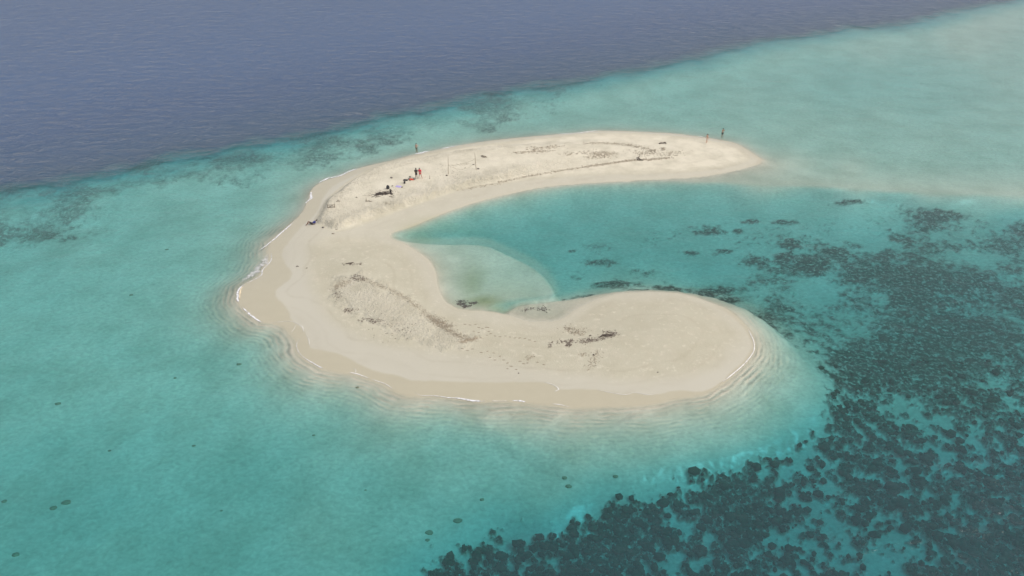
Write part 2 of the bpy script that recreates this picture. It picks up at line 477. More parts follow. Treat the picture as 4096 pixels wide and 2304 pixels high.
def grid_fields(X, Y, k=4):
    """signed distances are smooth: solve every k-th line, fill in between (in index space)"""
    nr, nc = X.shape
    ri = np.unique(np.concatenate([np.arange(0, nr, k), np.arange(0, 12), np.arange(nr - 14, nr)]))
    ci = np.unique(np.concatenate([np.arange(0, nc, k), np.arange(0, 14), np.arange(nc - 14, nc)]))
    f = fields(X[ri][:, ci], Y[ri][:, ci])
    out = {}
    for key, a in f.items():
        b = np.empty((len(ri), nc))
        for i in range(len(ri)):
            b[i] = np.interp(np.arange(nc), ci, a[i])
        r = np.interp(np.arange(nr), ri, np.arange(len(ri)))
        r0 = np.minimum(r.astype(int), len(ri) - 2)
        w = (r - r0)[:, None]
        out[key] = b[r0] * (1 - w) + b[r0 + 1] * w
    return out


def mesh_from_grid(name, X, Y, Z, attrs, keep=None):
    nr, nc = X.shape
    co = np.stack([X, Y, Z], -1).reshape(-1, 3).astype(np.float32)
    idx = np.arange(nr * nc).reshape(nr, nc)
    q = np.stack([idx[:-1, :-1], idx[:-1, 1:], idx[1:, 1:], idx[1:, :-1]], -1).reshape(-1, 4)
    if keep is not None:
        kf = (keep[:-1, :-1] | keep[:-1, 1:] | keep[1:, 1:] | keep[1:, :-1]).reshape(-1)
        q = q[kf]
        used = np.zeros(nr * nc, bool)
        used[q.ravel()] = True
        remap = np.cumsum(used) - 1
        q = remap[q]
        co = co[used]
        attrs = {k: v.reshape(-1)[used] for k, v in attrs.items()}
    me = bpy.data.meshes.new(name)
    me.vertices.add(len(co))
    me.vertices.foreach_set('co', co.ravel())
    me.loops.add(q.size)
    me.loops.foreach_set('vertex_index', q.ravel().astype(np.int32))
    me.polygons.add(len(q))
    me.polygons.foreach_set('loop_start', np.arange(0, q.size, 4, dtype=np.int32))
    try:
        me.polygons.foreach_set('loop_total', np.full(len(q), 4, dtype=np.int32))
    except Exception:
        pass
    me.polygons.foreach_set('use_smooth', np.ones(len(q), bool))
    for k, v in attrs.items():
        a = me.attributes.new(k, 'FLOAT', 'POINT')
        a.data.foreach_set('value', np.asarray(v, np.float32).ravel())
    me.update()
    me.validate()
    ob = bpy.data.objects.new(name, me)
    COL.objects.link(ob)
    return ob


# ------------------------------------------------------------------ material helpers
class NT_:
    def __init__(self, name):
        self.m = bpy.data.materials.new(name)
        self.m.use_nodes = True
        self.t = self.m.node_tree
        self.t.nodes.clear()
        self.out = self.n('ShaderNodeOutputMaterial')

    def n(self, typ, **kw):
        nd = self.t.nodes.new(typ)
        for k, v in kw.items():
            setattr(nd, k, v)
        return nd

    def put(self, sock, v):
        if hasattr(v, 'links') or isinstance(v, bpy.types.NodeSocket):
            self.t.links.new(v, sock)
        elif isinstance(v, (tuple, list)) and len(v) == 3 and sock.type == 'RGBA':
            sock.default_value = (*v, 1)
        else:
            sock.default_value = v

    def attr(self, name):
        return self.n('ShaderNodeAttribute', attribute_name=name).outputs['Fac']

    def math(self, op, a, b=None, c=None, clamp=False):
        nd = self.n('ShaderNodeMath', operation=op, use_clamp=clamp)
        self.put(nd.inputs[0], a)
        if b is not None:
            self.put(nd.inputs[1], b)
        if c is not None:
            self.put(nd.inputs[2], c)
        return nd.outputs[0]

    def coord(self, scale=(1, 1, 1), rot=0.0):
        tc = self.n('ShaderNodeTexCoord')
        mp = self.n('ShaderNodeMapping')
        mp.inputs['Scale'].default_value = scale
        mp.inputs['Rotation'].default_value = (0, 0, rot)
        self.t.links.new(tc.outputs['Object'], mp.inputs['Vector'])
        return mp.outputs[0]

    def noise(self, vec, scale, detail=3, rough=.5, dist=0.0):
        nd = self.n('ShaderNodeTexNoise')
        self.put(nd.inputs['Vector'], vec)
        nd.inputs['Scale'].default_value = scale
        nd.inputs['Detail'].default_value = detail
        nd.inputs['Roughness'].default_value = rough
        nd.inputs['Distortion'].default_value = dist
        return nd.outputs['Fac']

    def mix(self, fac, a, b, blend='MIX'):
        nd = self.n('ShaderNodeMix', data_type='RGBA', blend_type=blend)
        self.put(nd.inputs[0], fac)
        self.put(nd.inputs[6], a)
        self.put(nd.inputs[7], b)
        return nd.outputs[2]

    def maprange(self, v, a, b, c=0.0, d=1.0, smooth=False):
        nd = self.n('ShaderNodeMapRange')
        if smooth:
            nd.interpolation_type = 'SMOOTHSTEP'
        self.put(nd.inputs[0], v)
        for i, x in enumerate((a, b, c, d)):
            self.put(nd.inputs[i + 1], x)
        return nd.outputs[0]

    def bump(self, h, strength=1.0, dist=1.0, normal=None):
        nd = self.n('ShaderNodeBump')
        self.put(nd.inputs['Height'], h)
        self.put(nd.inputs['Strength'], strength)
        nd.inputs['Distance'].default_value = dist
        if normal is not None:
            self.t.links.new(normal, nd.inputs['Normal'])
        return nd.outputs[0]


def simple_mat(name, col, rough=.7, var=.15, scale=6.0):
    k = NT_(name)
    v = k.coord()
    nz = k.noise(v, scale, 3)
    c = k.mix(nz, tuple(x * (1 - var) for x in col), tuple(min(1, x * (1 + var)) for x in col))
    p = k.n('ShaderNodeBsdfPrincipled')
    k.put(p.inputs['Base Color'], c)
    p.inputs['Roughness'].default_value = rough
    k.put(p.inputs['Normal'], k.bump(nz, .3, .02))
    k.t.links.new(p.outputs[0], k.out.inputs['Surface'])
    return k.m


# ---- sand and sea bed
def sand_material():
    k = NT_('sand')
    v = k.coord()
    wet, swash, reef, lump, algae = (k.attr(a) for a in ('wet', 'swash', 'reef', 'lump', 'algae'))
    nbig = k.noise(v, .09, 3)
    nmid = k.noise(v, .8, 5, .6)
    nfine = k.noise(v, 7.0, 4, .65)
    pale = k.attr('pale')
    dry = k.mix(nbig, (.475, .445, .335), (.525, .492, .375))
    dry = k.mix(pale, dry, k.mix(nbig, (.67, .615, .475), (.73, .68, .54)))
    # grains, shallow foot hollows and bleached clods
    dry = k.mix(k.math('MULTIPLY', k.maprange(nfine, .55, .75), k.math('MULTIPLY_ADD', lump, .10, .06)), dry, (.40, .34, .26))
    dry = k.mix(k.math('MULTIPLY', k.maprange(nmid, .5, .8), .35), dry, (.62, .54, .43))
    wetc = k.mix(nbig, (.50, .47, .375), (.54, .51, .41))
    sw = k.mix(nmid, (.445, .405, .29), (.49, .45, .33))
    dry = k.mix(k.maprange(k.noise(v, .33, 5, .62), .42, .68, 0, .5), dry, (.43, .395, .285))
    dry = k.mix(k.maprange(k.noise(v, 1.7, 4, .7), .56, .72, 0, .45), dry, (.76, .71, .58))
    c = k.mix(wet, dry, wetc)
    c = k.mix(k.math('MULTIPLY', k.attr('tide'), k.maprange(nmid, .3, .7, .12, .55)), c, (.36, .32, .22))
    c = k.mix(swash, c, sw)
    # under water sand is pale again
    depth = k.attr('depth')
    bedf = k.maprange(depth, .0, .10)
    bed = k.mix(nmid, (.64, .61, .50), (.76, .71, .58))
    bed = k.mix(k.maprange(k.noise(v, .16, 4, .6), .40, .66), bed, (.54, .53, .42))
    c = k.mix(bedf, c, bed)
    c = k.mix(k.math('MULTIPLY', algae, .75), c, (.30, .31, .12))
    # reef: coral rubble with the darker near and lagoon bed, brown coral, broken up by small pale gaps
    rf = k.noise(v, 2.2, 6, .68)
    rub_dark = k.attr('rubble_dark')
    c = k.mix(k.math('MULTIPLY', rub_dark, k.maprange(rf, .30, .62, .25, .85)), c, (.26, .27, .19))
    reefm = k.math('MULTIPLY', reef, k.maprange(rf, .34, .50), clamp=True)
    rcol = k.mix(k.noise(v, 1.3, 3), (.018, .025, .013), (.062, .068, .034))
    rcol = k.mix(k.math('MULTIPLY', k.maprange(nfine, .55, .8), .4), rcol, (.13, .125, .08))
    c = k.mix(reefm, c, rcol)
    p = k.n('ShaderNodeBsdfPrincipled')
    k.put(p.inputs['Base Color'], c)
    rough = k.maprange(k.math('MAXIMUM', wet, swash), 0, 1, .95, .42)
    rough = k.math('SUBTRACT', rough, k.math('MULTIPLY', swash, .14))
    k.put(p.inputs['Roughness'], rough)
    p.inputs['Specular IOR Level'].default_value = .4
    h = k.math('MULTIPLY', nfine, k.math('MULTIPLY_ADD', lump, .13, k.math('MULTIPLY', k.math('SUBTRACT', 1.0, wet), .05)))
    h = k.math('ADD', h, k.math('MULTIPLY', k.noise(v, 2.6, 3, .6), k.math('MULTIPLY', lump, .34)))
    h = k.math('ADD', h, k.math('MULTIPLY', rf, k.math('MULTIPLY', reef, .25)))
    k.put(p.inputs['Normal'], k.bump(h, 1.0, 1.0))
    k.t.links.new(p.outputs[0], k.out.inputs['Surface'])
    return k.m


# ---- water: light is filtered by the depth mask; offshore the bed mesh is shallower
def water_material():
    k = NT_('sea_water')
    depth = k.attr('depth')
    dist = k.attr('dist')
    ring = k.attr('ring')
    v = k.coord()
    # wind waves: crests lie across, longer in the open water
    vw = k.coord((.55, 1.0, 1), R(-5))
    w1 = k.noise(vw, .48, 5, .62, .5)
    w2 = k.noise(k.coord((.5, 1.0, 1), R(8)), 1.9, 3, .55)
    openw = k.maprange(depth, 4.0, 9.0, .11, 1.0)
    # small swell wrapped round the point, parallel with the shore
    warp = k.math('MULTIPLY_ADD', k.noise(v, .35, 3), 1.3, dist)
    sw = k.math('SINE', k.math('MULTIPLY', warp, 2 * math.pi / .58))
    sw2 = k.math('MULTIPLY', sw, k.maprange(k.noise(v, .5, 4), .38, .64, .05, 1.1))
    swell = k.math('MULTIPLY', sw2, ring)
    h = k.math('ADD', k.math('MULTIPLY', w1, k.math('MULTIPLY', openw, 1.6)), k.math('MULTIPLY', w2, k.math('MULTIPLY_ADD', openw, .05, .035)))
    h = k.math('ADD', h, k.math('MULTIPLY', swell, .018))
    nrm = k.bump(h, 1.0, 1.0)
    # water column
    dcol = k.math('MAXIMUM', k.math('ADD', depth, k.math('MULTIPLY', swell, -.13)), 0.0)
    dcol = k.math('ADD', dcol, k.math('MULTIPLY', k.math('SUBTRACT', w2, .5), k.math('MULTIPLY', k.maprange(depth, .3, 2.0), .35)))
    dcol = k.math('MAXIMUM', dcol, 0.0)
    ch = [k.math('EXPONENT', k.math('MULTIPLY', dcol, -a)) for a in ABSORB]
    comb = k.n('ShaderNodeCombineColor')
    for i in range(3):
        k.put(comb.inputs[i], ch[i])
    # caustics painted into the water tint, brighter where wave crests focus light
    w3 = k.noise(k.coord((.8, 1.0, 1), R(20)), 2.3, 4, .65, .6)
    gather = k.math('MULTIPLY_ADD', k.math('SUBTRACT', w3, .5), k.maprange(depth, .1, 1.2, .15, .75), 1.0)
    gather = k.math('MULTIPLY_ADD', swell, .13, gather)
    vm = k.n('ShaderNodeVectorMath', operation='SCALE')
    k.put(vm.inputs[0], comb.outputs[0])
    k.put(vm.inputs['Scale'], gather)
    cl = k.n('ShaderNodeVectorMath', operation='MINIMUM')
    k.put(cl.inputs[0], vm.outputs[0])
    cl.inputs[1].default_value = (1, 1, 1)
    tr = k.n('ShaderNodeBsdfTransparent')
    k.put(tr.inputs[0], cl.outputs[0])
    df = k.n('ShaderNodeBsdfDiffuse')
    ramp = k.n('ShaderNodeValToRGB')
    k.put(ramp.inputs[0], k.math('DIVIDE', depth, 16.0))
    e = ramp.color_ramp.elements
    e[0].position, e[0].color = 0.06, (.07, .40, .33, 1)
    e[1].position, e[1].color = 1.0, (.06, .115, .225, 1)
    e2 = ramp.color_ramp.elements.new(.28)
    e2.color = (.085, .235, .26, 1)
    e3 = ramp.color_ramp.elements.new(.52)
    e3.color = (.05, .10, .16, 1)
    k.put(df.inputs[0], ramp.outputs[0])
    sfac = k.math('SUBTRACT', 1.0, k.math('EXPONENT', k.math('MULTIPLY', k.math('MULTIPLY', depth, k.math('MULTIPLY_ADD', depth, .0045, SCATTER)), -1.0)))
    sfac = k.math('MAXIMUM', sfac, k.maprange(depth, 3.0, 8.5, 0.0, .80, True))
    body = k.n('ShaderNodeMixShader')
    k.put(body.inputs[0], sfac)
    k.t.links.new(tr.outputs[0], body.inputs[1])
    k.t.links.new(df.outputs[0], body.inputs[2])
    gl = k.n('ShaderNodeBsdfGlossy')
    gl.inputs['Roughness'].default_value = .12
    k.put(gl.inputs['Normal'], nrm)
    fr = k.n('ShaderNodeFresnel')
    fr.inputs['IOR'].default_value = 1.33
    k.put(fr.inputs['Normal'], nrm)
    edge = k.maprange(depth, 0.0, .08)
    ms = k.n('ShaderNodeMixShader')
    k.put(ms.inputs[0], k.math('MULTIPLY', fr.outputs[0], edge, clamp=True))
    k.t.links.new(body.outputs[0], ms.inputs[1])
    k.t.links.new(gl.outputs[0], ms.inputs[2])
    k.t.links.new(ms.outputs[0], k.out.inputs['Surface'])
    return k.m


ABSORB = (.36, .070, .038)
SCATTER = .022

# ------------------------------------------------------------------ build the land and the sea
X, Y = make_grid(620, 1000)
F = grid_fields(X, Y, 4)
S = shape(X, Y, F)
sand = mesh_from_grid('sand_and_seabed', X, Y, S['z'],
                      {k: S[k] for k in ('wet', 'swash', 'reef', 'lump', 'algae', 'depth', 'pale', 'rubble_dark', 'tide')})
sand['kind'] = 'structure'
sand['label'] = 'pale sandbank curling into a hook with the seabed and dark reef around it'
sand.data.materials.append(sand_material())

WX, WY = make_grid(400, 640)
WF = grid_fields(WX, WY, 3)
WS = shape(WX, WY, WF)
WZ = np.zeros(WX.shape)
wdist = -WF['shore']
wpx, wpy = survey(WX, WY)
ringm = sstep(0.0, .8, wdist) * sstep(7.5, 2.0, wdist)
side = np.maximum(sstep(1450, 1250, wpx) * sstep(820, 950, wpy), sstep(1300, 1450, wpy) * .8) * sstep(780, 900, wpy)
side = np.maximum(side, .5 * sstep(2850, 3000, wpx) * sstep(1230, 1300, wpy))
ringm = ringm * side
wdepth = np.where(WS['s'] > 0, 0, WS['depth'])
water = mesh_from_grid('sea', WX, WY, WZ, dict(depth=wdepth, dist=wdist, ring=ringm), keep=(WS['s'] < .5))
water['kind'] = 'structure'
water['label'] = 'clear turquoise shallows deepening to slate blue open sea'
water.data.materials.append(water_material())


# ------------------------------------------------------------------ sea air
HAZE = 0.0004
bm = bmesh.new()
bmesh.ops.create_cube(bm, size=1)
for v_ in bm.verts:
    v_.co = Vector((v_.co.x * 30000, v_.co.y * 30000, -60 + (v_.co.z + .5) * 114))
hz_me = bpy.data.meshes.new('haze')
bm.to_mesh(hz_me)
bm.free()
haze = bpy.data.objects.new('haze', hz_me)
COL.objects.link(haze)
haze['kind'] = 'stuff'
haze['label'] = 'thin pale sea haze'
kz = NT_('haze')
pv_ = kz.n('ShaderNodeVolumePrincipled')
pv_.inputs['Color'].default_value = (.97, .96, .97, 1)
pv_.inputs['Density'].default_value = HAZE
pv_.inputs['Anisotropy'].default_value = 0.5
kz.t.links.new(pv_.outputs[0], kz.out.inputs['Volume'])
hz_me.materials.append(kz.m)

# ------------------------------------------------------------------ object helpers
def tag(o, label=None, cat=None, group=None, kind=None):
    if label:
        o['label'] = label
    if cat:
        o['category'] = cat
    if group:
        o['group'] = group
    if kind:
        o['kind'] = kind
    return o


def empty(name, loc, rz=0, **kw):
    o = bpy.data.objects.new(name, None)
    o.empty_display_size = .2
    o.location = loc
    o.rotation_euler = (0, 0, rz)
    COL.objects.link(o)
    return tag(o, **kw)


def mesh_obj(name, verts, faces, mat, parent=None, smooth=True):
    me = bpy.data.meshes.new(name)
    me.from_pydata([tuple(v) for v in verts], [], faces)
    me.materials.append(mat)
    if smooth:
        me.polygons.foreach_set('use_smooth', [True] * len(me.polygons))
    me.update()
    o = bpy.data.objects.new(name, me)
    COL.objects.link(o)
    if parent:
        o.parent = parent
    return o


def tube_data(pts, rads, n=7, base=0):
    """tapered tube through points; returns verts, faces"""
    V, Fc = [], []
    pts = [Vector(p) for p in pts]
    for i, p in enumerate(pts):
        if i == 0:
            t = pts[1] - pts[0]
        elif i == len(pts) - 1:
            t = pts[-1] - pts[-2]
        else:
            t = pts[i + 1] - pts[i - 1]
        t = t.normalized() if t.length > 1e-9 else Vector((0, 0, 1))
        a = t.orthogonal().normalized() if abs(t.z) > .95 else Vector((-t.y, t.x, 0)).normalized()
        b = t.cross(a).normalized()
        for j in range(n):
            th = 2 * math.pi * j / n
            V.append(p + (a * math.cos(th) + b * math.sin(th)) * rads[i])
    for i in range(len(pts) - 1):
        for j in range(n):
            k = (j + 1) % n
            Fc.append((base + i * n + j, base + i * n + k, base + (i + 1) * n + k, base + (i + 1) * n + j))
    Fc.append(tuple(base + j for j in reversed(range(n))))
    Fc.append(tuple(base + (len(pts) - 1) * n + j for j in range(n)))
    return V, Fc


def tubes(name, specs, mat, parent=None):
    V, Fc = [], []
    for pts, rads in specs:
        if not isinstance(rads, (list, tuple)):
            rads = [rads] * len(pts)
        v, f = tube_data(pts, rads, base=len(V))
        V += v
        Fc += f
    return mesh_obj(name, V, Fc, mat, parent)


def crooked(p0, p1, n=5, wob=.06, seed=0):
    rr = random.Random(seed)
    p0, p1 = Vector(p0), Vector(p1)
    L = (p1 - p0).length
    return [p0.lerp(p1, i / (n - 1)) + Vector((rr.uniform(-1, 1), rr.uniform(-1, 1), rr.uniform(-.4, .6))) * wob * L * (0 if i == 0 else 1)
            for i in range(n)]


def ico(sub=1):
    bm = bmesh.new()
    bmesh.ops.create_icosphere(bm, subdivisions=sub, radius=1.0)
    v = np.array([x.co[:] for x in bm.verts])
    f = [tuple(w.index for w in x.verts) for x in bm.faces]
    bm.free()
    return v, np.array(f)


ICO1, ICO1F = ico(1)
ICO2, ICO2F = ico(2)
ICO3, ICO3F = ico(3)


def blob(name, loc, size, mat, parent=None, rough=.18, seed=0, sub=2, flat_base=True):
    v, f = (ICO2, ICO2F) if sub == 2 else (ICO3, ICO3F)
    rr = np.random.RandomState(seed)
    ph = rr.rand(6, 3) * 6
    k = rr.randn(6, 3) * 2.2
    d = np.zeros(len(v))
    for i in range(6):
        d += np.sin(v @ k[i] + ph[i, 0])
    v = v * (1 + rough * d[:, None] / 3)
    v = v * np.array(size)
    if flat_base:
        v[:, 2] = np.maximum(v[:, 2], -size[2] * .35)
    o = mesh_obj(name, v, [tuple(map(int, t)) for t in f], mat, parent)
    o.location = loc
    return o


# ------------------------------------------------------------------ materials of things
M = {
    'wood': simple_mat('bleached_driftwood', (.21, .165, .115), .85, .35, 9),
    'wood_dark': simple_mat('dark_driftwood', (.085, .064, .048), .85, .35, 9),
    'pole': simple_mat('weathered_bamboo', (.30, .235, .15), .7, .25, 5),
    'char': simple_mat('charcoal', (.028, .022, .018), .95, .5, 5),
    'black': simple_mat('black_fabric', (.022, .022, .024), .8, .3, 20),
    'navy': simple_mat('royal_blue_cloth', (.02, .03, .19), .8, .25, 20),
    'red': simple_mat('coral_red_cloth', (.72, .035, .075), .75, .15, 20),
    'orange': simple_mat('red_orange_cloth', (.62, .06, .02), .75, .3, 15),
    'lilac': simple_mat('lilac_cloth', (.43, .36, .66), .85, .12, 12),
    'grey': simple_mat('grey_cloth', (.20, .19, .17), .85, .2, 12),
    'olive': simple_mat('olive_cloth', (.17, .18, .13), .85, .2, 12),
    'skin': simple_mat('tanned_skin', (.42, .24, .155), .55, .08, 10),
    'skin_pale': simple_mat('fair_skin', (.58, .36, .25), .55, .08, 10),
    'skin_dark': simple_mat('brown_skin', (.20, .105, .065), .55, .08, 10),
    'hair': simple_mat('dark_hair', (.018, .014, .012), .6, .3, 30),
    'teal': simple_mat('dark_green_cloth', (.02, .05, .045), .8, .2, 20),
    'coral': simple_mat('brown_coral', (.052, .044, .028), .95, .6, 3.5),
    'stone': simple_mat('grey_stone', (.16, .14, .12), .9, .3, 8),
    'wrack': simple_mat('dry_seaweed', (.38, .325, .24), .95, .4, 4),
    'wrack_dark': simple_mat('dark_seaweed', (.16, .125, .10), .95, .4, 4),
    'rope': simple_mat('old_net_cord', (.33, .29, .19), .9, .2, 20),
    'phone': simple_mat('black_phone_plastic', (.015, .015, .016), .3, .1, 20),
}


# ------------------------------------------------------------------ people
def skin_mesh(name, joints, edges, mat, parent, root=0, sub=2):
    """joints: list of (co, radius_x, radius_y)"""
    me = bpy.data.meshes.new(name)
    me.from_pydata([j[0] for j in joints], edges, [])
    me.materials.append(mat)
    o = bpy.data.objects.new(name, me)
    COL.objects.link(o)
    o.parent = parent
    md = o.modifiers.new('skin', 'SKIN')
    md.use_smooth_shade = True
    sv = me.skin_vertices[0].data
    for i, j in enumerate(joints):
        sv[i].radius = (j[1], j[2] if len(j) > 2 else j[1])
        sv[i].use_root = (i == root)
    ms = o.modifiers.new('subdivision', 'SUBSURF')
    ms.levels = sub
    ms.render_levels = sub
    return o


def lerp3(a, b, t):
    return tuple(a[i] + (b[i] - a[i]) * t for i in range(3))


def make_person(loc, rz, P, skin, label, top=None, bottom=None, hat=None, bra=None, hair_long=False, root_mat=None):
    """P: dict of joint positions in metres, standing origin between the feet"""
    root = empty('person', loc, rz, label=label, cat='person')
    pel, chest, neck, head = P['pelvis'], P['chest'], P['neck'], P['head']
    J = []
    E = []

    def add(co, rx, ry=None):
        J.append((co, rx, ry if ry else rx))
        return len(J) - 1
    ip = add(pel, .145, .105)
    iw = add(lerp3(pel, chest, .5), .125, .09)
    ic = add(chest, .155, .10)
    inn = add(neck, .055, .055)
    ih0 = add(lerp3(neck, head, .55), .068, .075)
    ih = add(head, .088, .1)
    iht = add(lerp3(neck, head, 1.45), .06, .07)
    E += [(ip, iw), (iw, ic), (ic, inn), (inn, ih0), (ih0, ih), (ih, iht)]
    for s in ('l', 'r'):
        sh, el, wr, ha = P['sh_' + s], P['el_' + s], P['wr_' + s], P['ha_' + s]
        a = add(sh, .06)
        b = add(lerp3(sh, el, .5), .05)
        c = add(el, .04)
        d = add(lerp3(el, wr, .5), .038)
        e = add(wr, .027)
        h = add(lerp3(wr, ha, .55), .034, .02)
        E += [(ic, a), (a, b), (b, c), (c, d), (d, e), (e, h)]
        # fingers and thumb
        w, t = Vector(wr), Vector(ha)
        dr = (t - w).normalized()
        sd = dr.cross(Vector((0, 1, 0)))
        if sd.length < .2:
            sd = dr.cross(Vector((1, 0, 0)))
        sd.normalize()
        for q, (off, ln) in enumerate(((-.024, .062), (-.008, .075), (.008, .08), (.024, .07))):
            r0 = add(tuple(t + sd * off - dr * .015), .0095)
            r1 = add(tuple(t + sd * off * 1.15 + dr * ln), .0075)
            E += [(h, r0), (r0, r1)]
        th = add(tuple(w + dr * .05 + sd * .05), .011)
        E.append((h, th))
        hp, kn, an, to = P['hip_' + s], P['kn_' + s], P['an_' + s], P['toe_' + s]
        a = add(hp, .088, .09)
        b = add(lerp3(hp, kn, .5), .074)
        c = add(kn, .054)
        d = add(lerp3(kn, an, .35), .056)
        e = add(an, .036)
        g = add(lerp3(an, to, .6), .04, .03)
        g2 = add(to, .034, .022)
        E += [(ip, a), (a, b), (b, c), (c, d), (d, e), (e, g), (g, g2)]
    body = skin_mesh('body', J, E, skin, root)
    hx, hy, hz = head
    up = (Vector(head) - Vector(neck)).normalized()
    hair = blob('hair', tuple(Vector(head) + up * .035 + Vector(P.get('back', (0, .015, 0)))), (.1, .112, .105), M['hair'], root, .05, 3, flat_base=False)
    if hair_long:
        tubes('ponytail', [([Vector(head) + up * .04, Vector(neck) + Vector(P.get('back', (0, .05, 0))) * 4, lerp3(chest, neck, .3)], [.06, .05, .03])], M['hair'], root)
    # face: eyes, nose, mouth on the side the person looks to
    fw = Vector(P.get('face', (0, -1, 0))).normalized()
    rt = fw.cross(up).normalized()
    tubes('nose', [([Vector(head) + fw * .085 + up * .01, Vector(head) + fw * .118 - up * .02], [.01, .014])], skin, root)
    for q in (-1, 1):
        blob('eye', tuple(Vector(head) + fw * .092 + rt * .032 * q + up * .018), (.012, .012, .009), M['hair'], root, .0, 1, flat_base=False)
        blob('ear', tuple(Vector(head) + rt * .098 * q), (.018, .022, .032), skin, root, .05, 2, flat_base=False)
    if hat:
        blob('cap', tuple(Vector(head) + up * .075), (.112, .12, .075), hat, root, .03, 5)
        mesh_obj('cap_brim', [tuple(Vector(head) + up * (.052 + zz) + fw * a + rt * b) for zz in (0, .01) for a, b in ((.08, -.07), (.08, .07), (.17, .045), (.17, -.045))],
                 [(0, 3, 2, 1), (4, 5, 6, 7), (0, 1, 5, 4), (1, 2, 6, 5), (2, 3, 7, 6), (3, 0, 4, 7)], hat, root)
    if top:
        J2 = [(lerp3(pel, chest, .02), .168, .128), (lerp3(pel, chest, .5), .152, .12), (chest, .185, .125), (lerp3(chest, neck, .75), .085, .08)]
        E2 = [(0, 1), (1, 2), (2, 3)]
        for s in ('l', 'r'):
            k = len(J2)
            J2 += [(P['sh_' + s], .085, .085), (lerp3(P['sh_' + s], P['el_' + s], .75), .072, .072)]
            E2 += [(2, k), (k, k + 1)]
        skin_mesh('shirt', J2, E2, top, root)
    if bottom:
        J3 = [(pel, .165, .125)]
        E3 = []
        for s in ('l', 'r'):
            k = len(J3)
            J3 += [(P['hip_' + s], .11, .11), (lerp3(P['hip_' + s], P['kn_' + s], P.get('shorts', .8)), .098, .098)]
            E3 += [(0, k), (k, k + 1)]
        skin_mesh('shorts', J3, E3, bottom, root)
    if bra:
        skin_mesh('bikini_top', [(lerp3(pel, chest, .92), .150, .112), (lerp3(pel, chest, 1.12), .150, .108)], [(0, 1)], bra, root)
        skin_mesh('bikini_bottom', [(lerp3(pel, chest, -.12), .135, .115), (lerp3(pel, chest, .12), .152, .118)], [(0, 1)], bra, root)
    return root


def standing(H=1.75, spread=.12, arms='down', lean=0.0, stride=0.0):
    k = H / 1.75
    P = dict(pelvis=(0, 0, .93), chest=(lean * .35, .01, 1.30), neck=(lean * .5, .0, 1.47), head=(lean * .6, -.01, 1.61))
    for s, q in (('l', 1), ('r', -1)):
        P['sh_' + s] = (q * .185 + lean * .42, 0, 1.40)
        P['hip_' + s] = (q * .085, 0, .88)
        P['kn_' + s] = (q * (.085 + spread * .45), -.02 - stride * q * .5, .49)
        P['an_' + s] = (q * (.085 + spread), 0.03 - stride * q, .08)
        P['toe_' + s] = (q * (.1 + spread * 1.1), -.14 - stride * q, .03)
        P['el_' + s] = (q * .25 + lean * .4, .03, 1.12)
        P['wr_' + s] = (q * .25 + lean * .3, -.07, .88)
        P['ha_' + s] = (q * .25 + lean * .3, -.09, .80)
    if arms == 'front':
        for s, q in (('l', 1), ('r', -1)):
            P['el_' + s] = (q * .24, -.06, 1.13)
            P['wr_' + s] = (q * .09, -.26, 1.18)
            P['ha_' + s] = (q * .03, -.31, 1.20)
    if arms == 'phone':
        P['el_r'] = (-.36, -.12, 1.36)
        P['wr_r'] = (-.33, -.32, 1.52)
        P['ha_r'] = (-.32, -.38, 1.58)
        P['el_l'] = (.30, -.1, 1.22)
        P['wr_l'] = (.12, -.2, 1.45)
        P['ha_l'] = (.08, -.22, 1.52)
    if arms == 'walk':
        P['el_r'] = (-.24, -.1, 1.13)
        P['wr_r'] = (-.24, -.28, 1.0)
        P['ha_r'] = (-.24, -.34, .96)
        P['el_l'] = (.24, .1, 1.13)
        P['wr_l'] = (.27, .16, .9)
        P['ha_l'] = (.27, .17, .82)
    if arms == 'hip':
        P['el_r'] = (-.40, .05, 1.2)
        P['wr_r'] = (-.36, -.08, 1.42)
        P['ha_r'] = (-.30, -.1, 1.50)
    return {n: (tuple(c * k for c in v) if isinstance(v, tuple) else v) for n, v in P.items()}


# two people side by side on the plateau
x, y, z = place(1666, 714)
P = standing(1.78, .03, 'front')
make_person((x, y, z), R(12), P, M['skin_dark'], 'person in black shirt and black shorts with a cap, standing beside the person in red',
            top=M['black'], bottom=M['black'], hat=M['black'])
x, y, z = place(1682, 714)
P = standing(1.80, .20, 'front', lean=-.12)
P['shorts'] = .35
make_person((x, y, z), R(-15), P, M['skin'], 'person in long bright red shirt standing with bare legs apart', top=M['red'], bottom=M['red'])
# far beach walker
x, y, z = place(2826, 571)
P = standing(1.68, .01, 'walk', stride=.17)
make_person((x, y, z), R(-75), P, M['skin_pale'], 'dark haired person in a bikini walking on the far sand tip', bra=M['black'], hair_long=True)
# wading photographer
x, y = ground(2889, 541)
z = height_at(x, y)
P = standing(1.80, .10, 'phone')
P['shorts'] = .8
pr = make_person((x, y, max(z, -.45)), R(25), P, M['skin'], 'shirtless person in dark shorts and cap wading beyond the sand tip with an arm raised',
                 bottom=M['teal'], hat=M['teal'])
# bather off the north shore
x, y = ground(1666, 597)
z = height_at(x, y)
P = standing(1.75, .04, 'hip')
make_person((x, y, max(z, -.62)), R(150), P, M['skin_pale'], 'bare backed person wading waist deep off the north shore with one elbow out', bottom=M['olive'])

